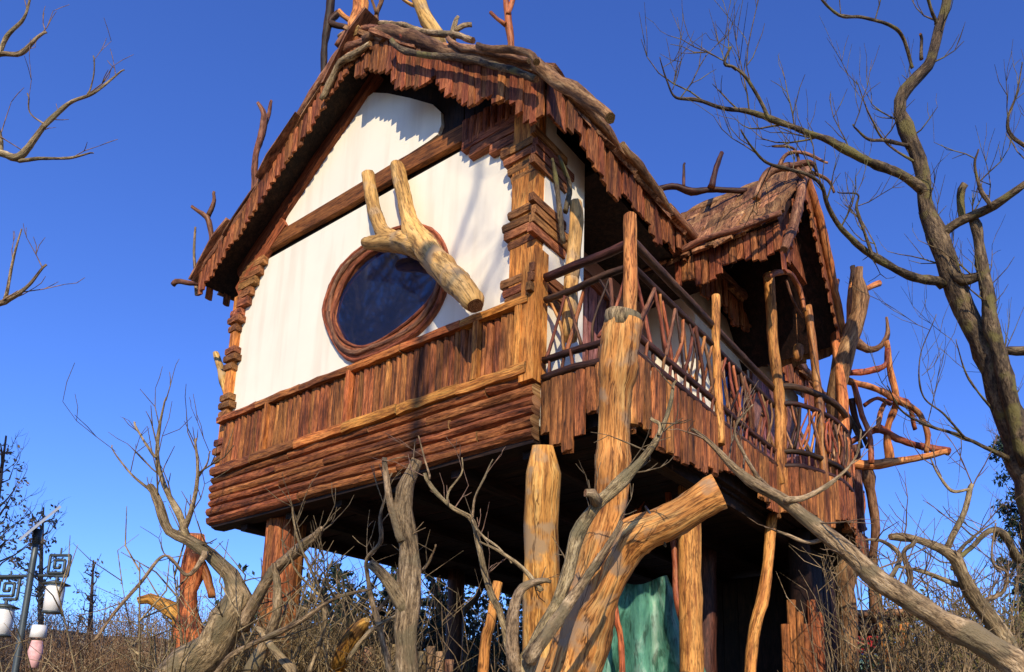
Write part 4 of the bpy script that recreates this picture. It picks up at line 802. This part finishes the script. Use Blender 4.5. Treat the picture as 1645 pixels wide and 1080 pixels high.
rbranch('tangle of grey green twigs on the ridge of the porch roof', [[(1225, 290, 12), (1245, 272, 10), (1275, 268, 10), (1292, 285, 8)], [(1250, 270, 7), (1262, 248, 6), (1290, 245, 5), (1330, 262, 3)], [(1260, 270, 7), (1300, 262, 8), (1312, 275, 5)], [(1285, 270, 5), (1275, 240, 4), (1240, 235, 3)], [(1300, 275, 6), (1330, 290, 5), (1340, 310, 4)]], -2.2, DRIFT)

# ------------------------------------------------------------------ left side
tree('overhanging_tree', 'bare tree outside the left edge whose knotted twigs reach into the blue sky', 'tree', gnd(P(-260, 1200, 4.2)), [
 ('trunk', [(-330, 1500, 80), (-300, 1100, 70), (-270, 700, 60), (-260, 400, 45), (-240, 200, 34), (-220, 50, 24), (-215, -100, 15)], 4.2, 4.2),
 ('branch', [(-255, 350, 26), (-150, 280, 18), (-60, 245, 14), (0, 248, 11), (25, 256, 12), (45, 240, 9), (75, 200, 6), (110, 165, 5), (150, 150, 4), (200, 112, 2)], 4.2, 4.2),
 ('branch', [(-235, 180, 18), (-120, 120, 12), (-40, 100, 9), (0, 88, 8), (30, 88, 6), (60, 62, 4), (75, 52, 3)], 4.2, 4.2),
 ('branch', [(-265, 560, 20), (-150, 520, 14), (-60, 500, 10), (0, 490, 8), (15, 482, 9), (45, 462, 5), (75, 425, 3)], 4.2, 4.2),
 ('branch', [(25, 256, 6), (60, 254, 5), (110, 256, 4), (150, 246, 2)], 4.2, 4.1), ('branch', [(0, 248, 8), (2, 225, 7), (-4, 195, 5)], 4.2, 4.2),
 ('branch', [(8, 480, 5), (18, 430, 4), (35, 368, 2)], 4.2, 4.2), ('branch', [(0, 88, 6), (12, 60, 6), (40, 30, 4), (50, -10, 3)], 4.2, 4.2),
 ('branch', [(75, 200, 3), (48, 180, 2), (44, 150, 2)], 4.2, 4.2), ('branch', [(140, 152, 2), (148, 120, 2), (150, 90, 1)], 4.2, 4.2)], GREY, TWIG, dict(every=.16, L_=.22, depth=1, up=.5, rmax=.003, start=.35))
# lamp post
dL = 10.0; LP = P(60, 860, dL); LP0 = Vector((LP.x, LP.y, 0))
T = thing('lamp_post', LP0, 'grey lamp post with tilted solar panel, square fret ornaments and white lanterns', 'lamp post')
m = MB(); m.tube([LP0, LP-Vector((0, 0, .35)), LP-Vector((0, 0, .1))], [.040, .036, .034], 14, 0); m.tube([LP-Vector((0, 0, .12)), LP+Vector((0, 0, .08))], [.048, .048], 12, 0); m.build('pole', METAL, T)
m = MB(); a = P(33, 868, dL); b_ = P(98, 815, dL); t = (b_-a).normalized(); dp = (LP-EYE).normalized()*.3+Vector((0, 0, .01)); up_ = t.cross(F0).normalized()*.03
m.prism([a-dp, b_-dp, b_+dp, a+dp], tuple(up_)); m.build('solar_panel', PANEL, T, False)
m = MB(); m.tube([P(-70, 928, dL), P(105, 924, dL)], [.022, .022], 8, 0); m.tube([P(62, 965, dL), P(95, 930, dL)], [.016, .016], 6, 0); m.build('arm', METAL, T)
def bar(mb, p, q_, r_=.02): mb.tube([p, q_], [r_, r_], 6, 0)
for (cx_, cy_) in ((95, 908), (14, 945)):
    U = Vector((0, 0, 1)); s_ = 16*dL/1209; c_ = P(cx_, cy_, dL); R_ = R0
    sp = [(1, 1), (-1, 1), (-1, -.8), (.55, -.8), (.55, .5), (-.45, .5), (-.45, -.3), (.1, -.3), (.1, .1)]
    m = MB(); pts = [c_+R_*(a_*s_)+U*(b2*s_) for a_, b2 in sp]
    for p, q_ in zip(pts, pts[1:]): bar(m, p, q_)
    bar(m, pts[0], c_+R_*s_+U*(-1.15*s_)); bar(m, c_+R_*s_-U*1.15*s_, c_-R_*.3*s_-U*1.15*s_); bar(m, c_+U*s_, c_+U*1.75*s_, .012); bar(m, c_-U*1.15*s_, c_-U*2.0*s_, .02)
    m.build('fret_ornament', METAL, T)
    k_ = c_-U*(2.0*s_); lan = MB(); lan.tube([k_, k_-U*.06, k_-U*.36], [.098, .105, .10], 16, 0); ln = lan.build('lantern', WHITE, T)
    lan = MB(); lan.tube([k_+U*.05, k_+U*.0], [.05, .165], 16, 0); lan.build('lantern_cap', METAL, ln); lan = MB(); lan.tube([k_-U*.36, k_-U*.385], [.108, .108], 14, 0); lan.build('lantern_base', METAL, ln)
c_ = P(64, 1005, dL-.2); m = MB(); m.tube([c_, c_-Vector((0, 0, .16))], [.08, .09], 12, .05); m.build('lantern', WHITE, T)
m = MB(); m.tube([c_-Vector((0, 0, .2)), c_-Vector((0, 0, .35)), c_-Vector((0, 0, .55))], [.055, .08, .05], 12, .1); m.build('lantern', PINK, T)

# leaves / bushes / thickets
def leafy(mb, c_, R_, n, s_, flat=1.0):
    for _ in range(n):
        while True:
            v_ = Vector((jit(1), jit(1), jit(1)))
            if v_.length < 1: break
        p = c_+Vector((v_.x*R_, v_.y*R_, v_.z*R_*flat)); a_ = Vector((jit(1), jit(1), jit(1))).normalized(); b2 = a_.orthogonal().normalized(); q_ = s_*random.uniform(.5, 1.3)
        i = len(mb.v); mb.v += [tuple(p-a_*q_), tuple(p+b2*q_*.45), tuple(p+a_*q_), tuple(p-b2*q_*.45)]; mb.face([i, i+1, i+2, i+3], [(0, 0), (1, 0), (1, 1), (0, 1)])
def leaf_tree(name, label, x, y_top, y_bot, d, Rp, nclump, leafm, s_, dens=18, off=0, bark=TWIG):
    b_ = P(x+off, 1187, d); base = Vector((b_.x, b_.y, 0)); T = thing(name, base, label, 'tree' if 'tree' in name or 'conifer' in name else 'bush'); top = P(x, y_top, d); R_ = Rp*d/1209
    m = MB(); m.tube([base, base.lerp(top, .4)+Vector((jit(.1), jit(.1), 0)), base.lerp(top, .75), top], [.10, .08, .045, .015], 8, .15); m.build('trunk', bark, T)
    mb = MB(); lf = MB(); zb = P(x, y_bot, d).z
    for k in range(nclump):
        z = zb+(top.z-zb)*random.random(); an = random.uniform(0, 6.28); rr = R_*random.uniform(.25, 1)*(1-.55*((z-zb)/(top.z-zb))); e = Vector((top.x+math.cos(an)*rr, top.y+math.sin(an)*rr, z)); s0 = base.lerp(top, min(1, max(.15, (z-R_*.5)/top.z)))
        mb.tube([s0, s0.lerp(e, .5)+Vector((jit(.1), jit(.1), jit(.1))), e], [.02, .012, .004], 4, 0, step=9); grow(mb, e, (e-s0).normalized(), R_*.5, .006, 1)
        leafy(lf, e, R_*.22, dens, s_, .7)
    props(mb.build('branches', bark, T), kind='stuff'); props(lf.build('crown', leafm, T, False), kind='stuff'); return T
leaf_tree('leafy_tree', 'sparse dry leaved tree at the far left edge behind the lamp post', 10, 700, 900, 14, 75, 40, LEAFB, .045, 14, off=-60)
leaf_tree('small_tree', 'small dry leaved tree right behind the solar panel', 70, 815, 960, 16, 45, 26, LEAFB, .05, 14)
leaf_tree('wispy_bush', 'tall wispy dry shrub rising above the scrub between lamp post and stump', 150, 900, 1050, 16, 30, 22, LEAFB, .04, 8)
def thicket(name, label, x0, x1, ytop, d0, d1, n, mat, hvar=.35, lean=.5, rr=.006, leafm=None, ls=.04, twg=1):
    mb = MB(); lf = MB()
    for _ in range(n):
        d = random.uniform(d0, d1); x = random.uniform(x0, x1); b_ = P(x, 1187, d); base = Vector((b_.x, b_.y, 0)); top = P(x, ytop+25*noise.noise(Vector((x*.02, d, 0)))*2, d); h_ = top.z*(1-hvar*random.random()**1.5)
        e = base+Vector((jit(lean), jit(lean), h_)); mid = base.lerp(e, .5)+Vector((jit(.25), jit(.25), 0)); r_ = rr*random.uniform(.6, 1.6)
        mb.tube([base, mid, e], [r_*1.5, r_, r_*.35], 3, 0, step=9, caps=False)
        for _ in range(twg):
            p = mid.lerp(e, random.random()); q_ = p+Vector((jit(.34), jit(.34), random.uniform(.08, .5))); mb.tube([p, p.lerp(q_, .5)+Vector((jit(.09), jit(.09), jit(.05))), q_], [r_*.6, r_*.45, r_*.2], 3, 0, step=9, caps=False)
            if leafm and random.random() < .6: leafy(lf, q_, .14, 6, ls)
    o = mb.build(name, mat); props(o, label, 'brush', kind='stuff')
    if leafm and lf.v: props(lf.build('leaves', leafm, o, False), kind='stuff')
thicket('scrub', 'dry brown scrub along the bottom left under the sky', -80, 420, 978, 13, 18, 2600, BRUSHM, hvar=.55, leafm=LEAFB, ls=.022, twg=5, rr=.007)
thicket('brushwood', 'pale dry brushwood massed around the foot of the left stilt', 370, 560, 1025, 5.4, 6.6, 1300, BRUSHM, hvar=.35, lean=.35, rr=.004, twg=4)
thicket('bramble', 'tangle of pale bare stems around the curved trunk at lower left', 190, 560, 930, 4.7, 5.6, 110, GREY, hvar=.4, lean=.7, rr=.0075, twg=7)
thicket('bramble', 'tangle of pale bare stems at lower right beneath the gnarled tree', 1390, 1700, 860, 5.6, 7.0, 170, GREY, hvar=.5, lean=.8, rr=.008, twg=7)
thicket('bramble', 'few thin bare stems rising between the beige trunk and the orange pillar', 560, 840, 930, 5.0, 5.8, 45, GREY, hvar=.5, lean=.5, rr=.006, twg=6)
thicket('far_thicket', 'bare twiggy thicket seen through the gap beneath the house', 380, 860, 955, 12, 17, 1500, GREYD, rr=.010, hvar=.5, leafm=NEEDLE, ls=.07, twg=4)
thicket('green_thicket', 'olive green undergrowth below the diagonal limb at lower right', 1420, 1760, 1000, 8.5, 11, 1500, BRUSHM, hvar=.4, leafm=LEAFG, ls=.035, twg=5, rr=.007)
for k_, (x_, yt_, d_) in enumerate(((455, 915, 13.5), (545, 905, 14.5), (630, 905, 13), (705, 915, 14))):
    leaf_tree('evergreen_tree', ['leftmost', 'second', 'third', 'rightmost'][k_]+' of the four dark evergreens in the gap under the house', x_, yt_, 1060, d_, 36, 36, NEEDLE, .045, 30)
T = leaf_tree('conifer', 'dark conifer at the right edge behind the bare trunk', 1640, 700, 1080, 13, 75, 110, NEEDLE, .045, 75)
# trunks seen under the house
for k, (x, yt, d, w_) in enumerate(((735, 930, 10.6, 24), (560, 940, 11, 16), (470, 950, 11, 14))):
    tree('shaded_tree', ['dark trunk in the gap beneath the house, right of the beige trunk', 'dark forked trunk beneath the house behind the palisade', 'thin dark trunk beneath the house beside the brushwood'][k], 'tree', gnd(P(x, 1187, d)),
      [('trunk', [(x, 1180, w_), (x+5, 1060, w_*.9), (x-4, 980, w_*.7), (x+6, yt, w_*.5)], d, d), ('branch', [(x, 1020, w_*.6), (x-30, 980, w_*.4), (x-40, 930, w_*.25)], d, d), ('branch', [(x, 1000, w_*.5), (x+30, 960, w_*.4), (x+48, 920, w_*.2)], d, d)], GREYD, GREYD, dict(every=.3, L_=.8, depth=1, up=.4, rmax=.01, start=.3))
# log palisade
T = thing('log_palisade', gnd(P(640, 1187, 5.9)), 'row of upright split logs with sawn tops along the bottom behind the beige trunk', 'fence')
for k in range(13):
    x = 548+k*14.5; p = P(x, 1046+10*math.sin(k*1.7)+jit(4), 5.9+.06*math.sin(k*2)); m = MB(); m.tube([gnd(p), Vector((p.x+jit(.01), p.y, p.z*.5)), p], [.036, .037, .034], 9, .15, caps='cut'); m.build('log', [random.choice((BRUSHM, DRIFT, REDW if k in (5, 9) else BRUSHM)), CUT], T)
# tarpaulin under the house
tpm = MB(); nu, nv = 30, 14
tl, tr_, bl_, br_ = P(972, 945, 6.3), P(1072, 928, 6.3), P(935, 1100, 6.2), P(1142, 1100, 6.2)
def tarp(u, v, back):
    a = tl.lerp(bl_, v); b = tr_.lerp(br_, v); q_ = a.lerp(b, u)+F0*(.28*back)
    k_ = .035+.05*v
    return q_+F0*(k_*math.sin(u*19+2*math.sin(v*2.2))+.05*noise.noise(Vector((u*3, v*3, back))))+Vector((0, 0, .02*math.sin(u*8)))
for back in (0, 1):
    for i_ in range(nu+1):
        for j_ in range(nv+1): tpm.v.append(tuple(tarp(i_/nu, j_/nv*2.6, back)))
B_ = (nu+1)*(nv+1)
for i_ in range(nu):
    for j_ in range(nv):
        a = i_*(nv+1)+j_; q_ = [a, a+1, a+nv+2, a+nv+1]; tpm.face(q_[::-1]); tpm.face([k_+B_ for k_ in q_])
for i_ in range(nu): a = i_*(nv+1); tpm.face([a, a+nv+1, a+nv+1+B_, a+B_])
for i_ in (0, nu):
    for j_ in range(nv): a = i_*(nv+1)+j_; tpm.face([a, a+1, a+1+B_, a+B_])
props(tpm.build('tarpaulin', GREENP), 'dull green tarpaulin draped over something behind the thin stilts', 'tarpaulin')
# raised deck seen past the right end of the house
T = thing('deck', gnd(P(1390, 1187, 9.4)), 'small dark timber deck on pale forked posts past the right end of the house', 'deck')
for k in range(7):
    a = P(1308, 988+2*k, 9.0+k*.2); b_ = P(1465, 984+2*k, 9.0+k*.2); m = MB(); m.tube([a, a.lerp(b_, .5), b_], [.05, .045, .05], 8, .15); m.build('deck_pole', DRIFT if k == 0 else DARKW, T)
a = P(1320, 1012, 9.2); b_ = P(1440, 1008, 9.2); m = MB(); m.tube([a, b_], [.09, .09], 8, .1); m.build('deck_beam', DARKW, T)
for pts in ([(1432, 1180, 16), (1428, 1080, 15), (1420, 1040, 13), (1412, 985, 14), (1405, 945, 16)], [(1436, 1180, 14), (1442, 1080, 15), (1446, 1040, 14), (1452, 1000, 12)]): limb('deck_post', pts, 9.1, 9.1, POSTW, T, 9, .15, ground=True)
# small stall beyond
T = thing('stall', gnd(P(1380, 1187, 13)), 'small red and yellow stall in the distance below the deck', 'stall')
def pbox(name, x0, y0, x1, y1, d, th, mat, par):
    m = MB(); m.prism([P(x0, y1, d), P(x1, y1, d), P(x1, y0, d), P(x0, y0, d)], tuple(F0*th)); return m.build(name, mat, par, False)
pbox('sign_board', 1374, 1020, 1412, 1050, 13, .08, REDP, T); pbox('sign_board', 1355, 1020, 1373, 1048, 13.02, .08, YEL, T); pbox('wall', 1352, 1052, 1425, 1190, 13.2, 1.5, BLUEP, T); pbox('awning', 1338, 1064, 1425, 1076, 12.8, .6, GREENP, T)
pbox('post', 1330, 1018, 1346, 1190, 13.1, .2, BLUEP, T)

# a bare tree behind the photographer: its shadow streaks the gable
tree('shade_tree', 'bare tree behind the viewpoint whose shadow falls on the gable wall', 'tree', Vector((3.0, -4.4, 0)), [], GREYD, TWIG)
T = bpy.data.objects['shade_tree']
def bt(pts, rr, name='branch', sd=0):
    m = MB(); m.tube([Vector(p) for p in pts], rr, 8, .15, 4, wander=.05, sd=sd); o = m.build(name, GREYD, T); return o
bt([(3.0, -4.4, 0), (3.05, -4.5, 4), (2.75, -4.55, 7.0), (2.72, -4.6, 9.6), (2.75, -4.6, 10.6)], [.13, .09, .06, .055, .05], 'trunk')
bt([(2.75, -4.6, 10.4), (3.0, -4.4, 11.2), (3.1, -4.3, 12.2), (3.0, -4.2, 13)], [.03, .025, .02, .01]); bt([(2.75, -4.6, 9.6), (3.3, -4.4, 10.6), (3.6, -4.1, 12.3)], [.03, .022, .01]); bt([(2.8, -4.6, 7.6), (3.4, -4.2, 8.6), (3.9, -3.8, 10.6)], [.03, .02, .01])
mb = MB()
for _ in range(26):
    z = random.uniform(9.5, 12); grow(mb, Vector((3.2+jit(.3), -4.4+jit(.3), z)), Vector((abs(jit(1)), jit(1), .6)).normalized(), .8, .008, 1)
props(mb.build('twigs', TWIG, T), kind='stuff')

T = thing('roadside_tree', Vector((-12, -1.5, 0)), 'bare tree outside the left of the view that the oval window mirrors', 'tree')
bt([(-12, -1.5, 0), (-11.9, -1.4, 4), (-12.1, -1.3, 9), (-11.8, -1.2, 13)], [.22, .18, .14, .08], 'trunk')
mb = MB()
for _ in range(80):
    z = random.uniform(6.5, 13); d = Vector((jit(1), jit(1), .8)).normalized(); grow(mb, Vector((-12, -1.3, z)), d, 3.0, .05, 2, .4, .8)
props(mb.build('twigs', GREY, T), kind='stuff')
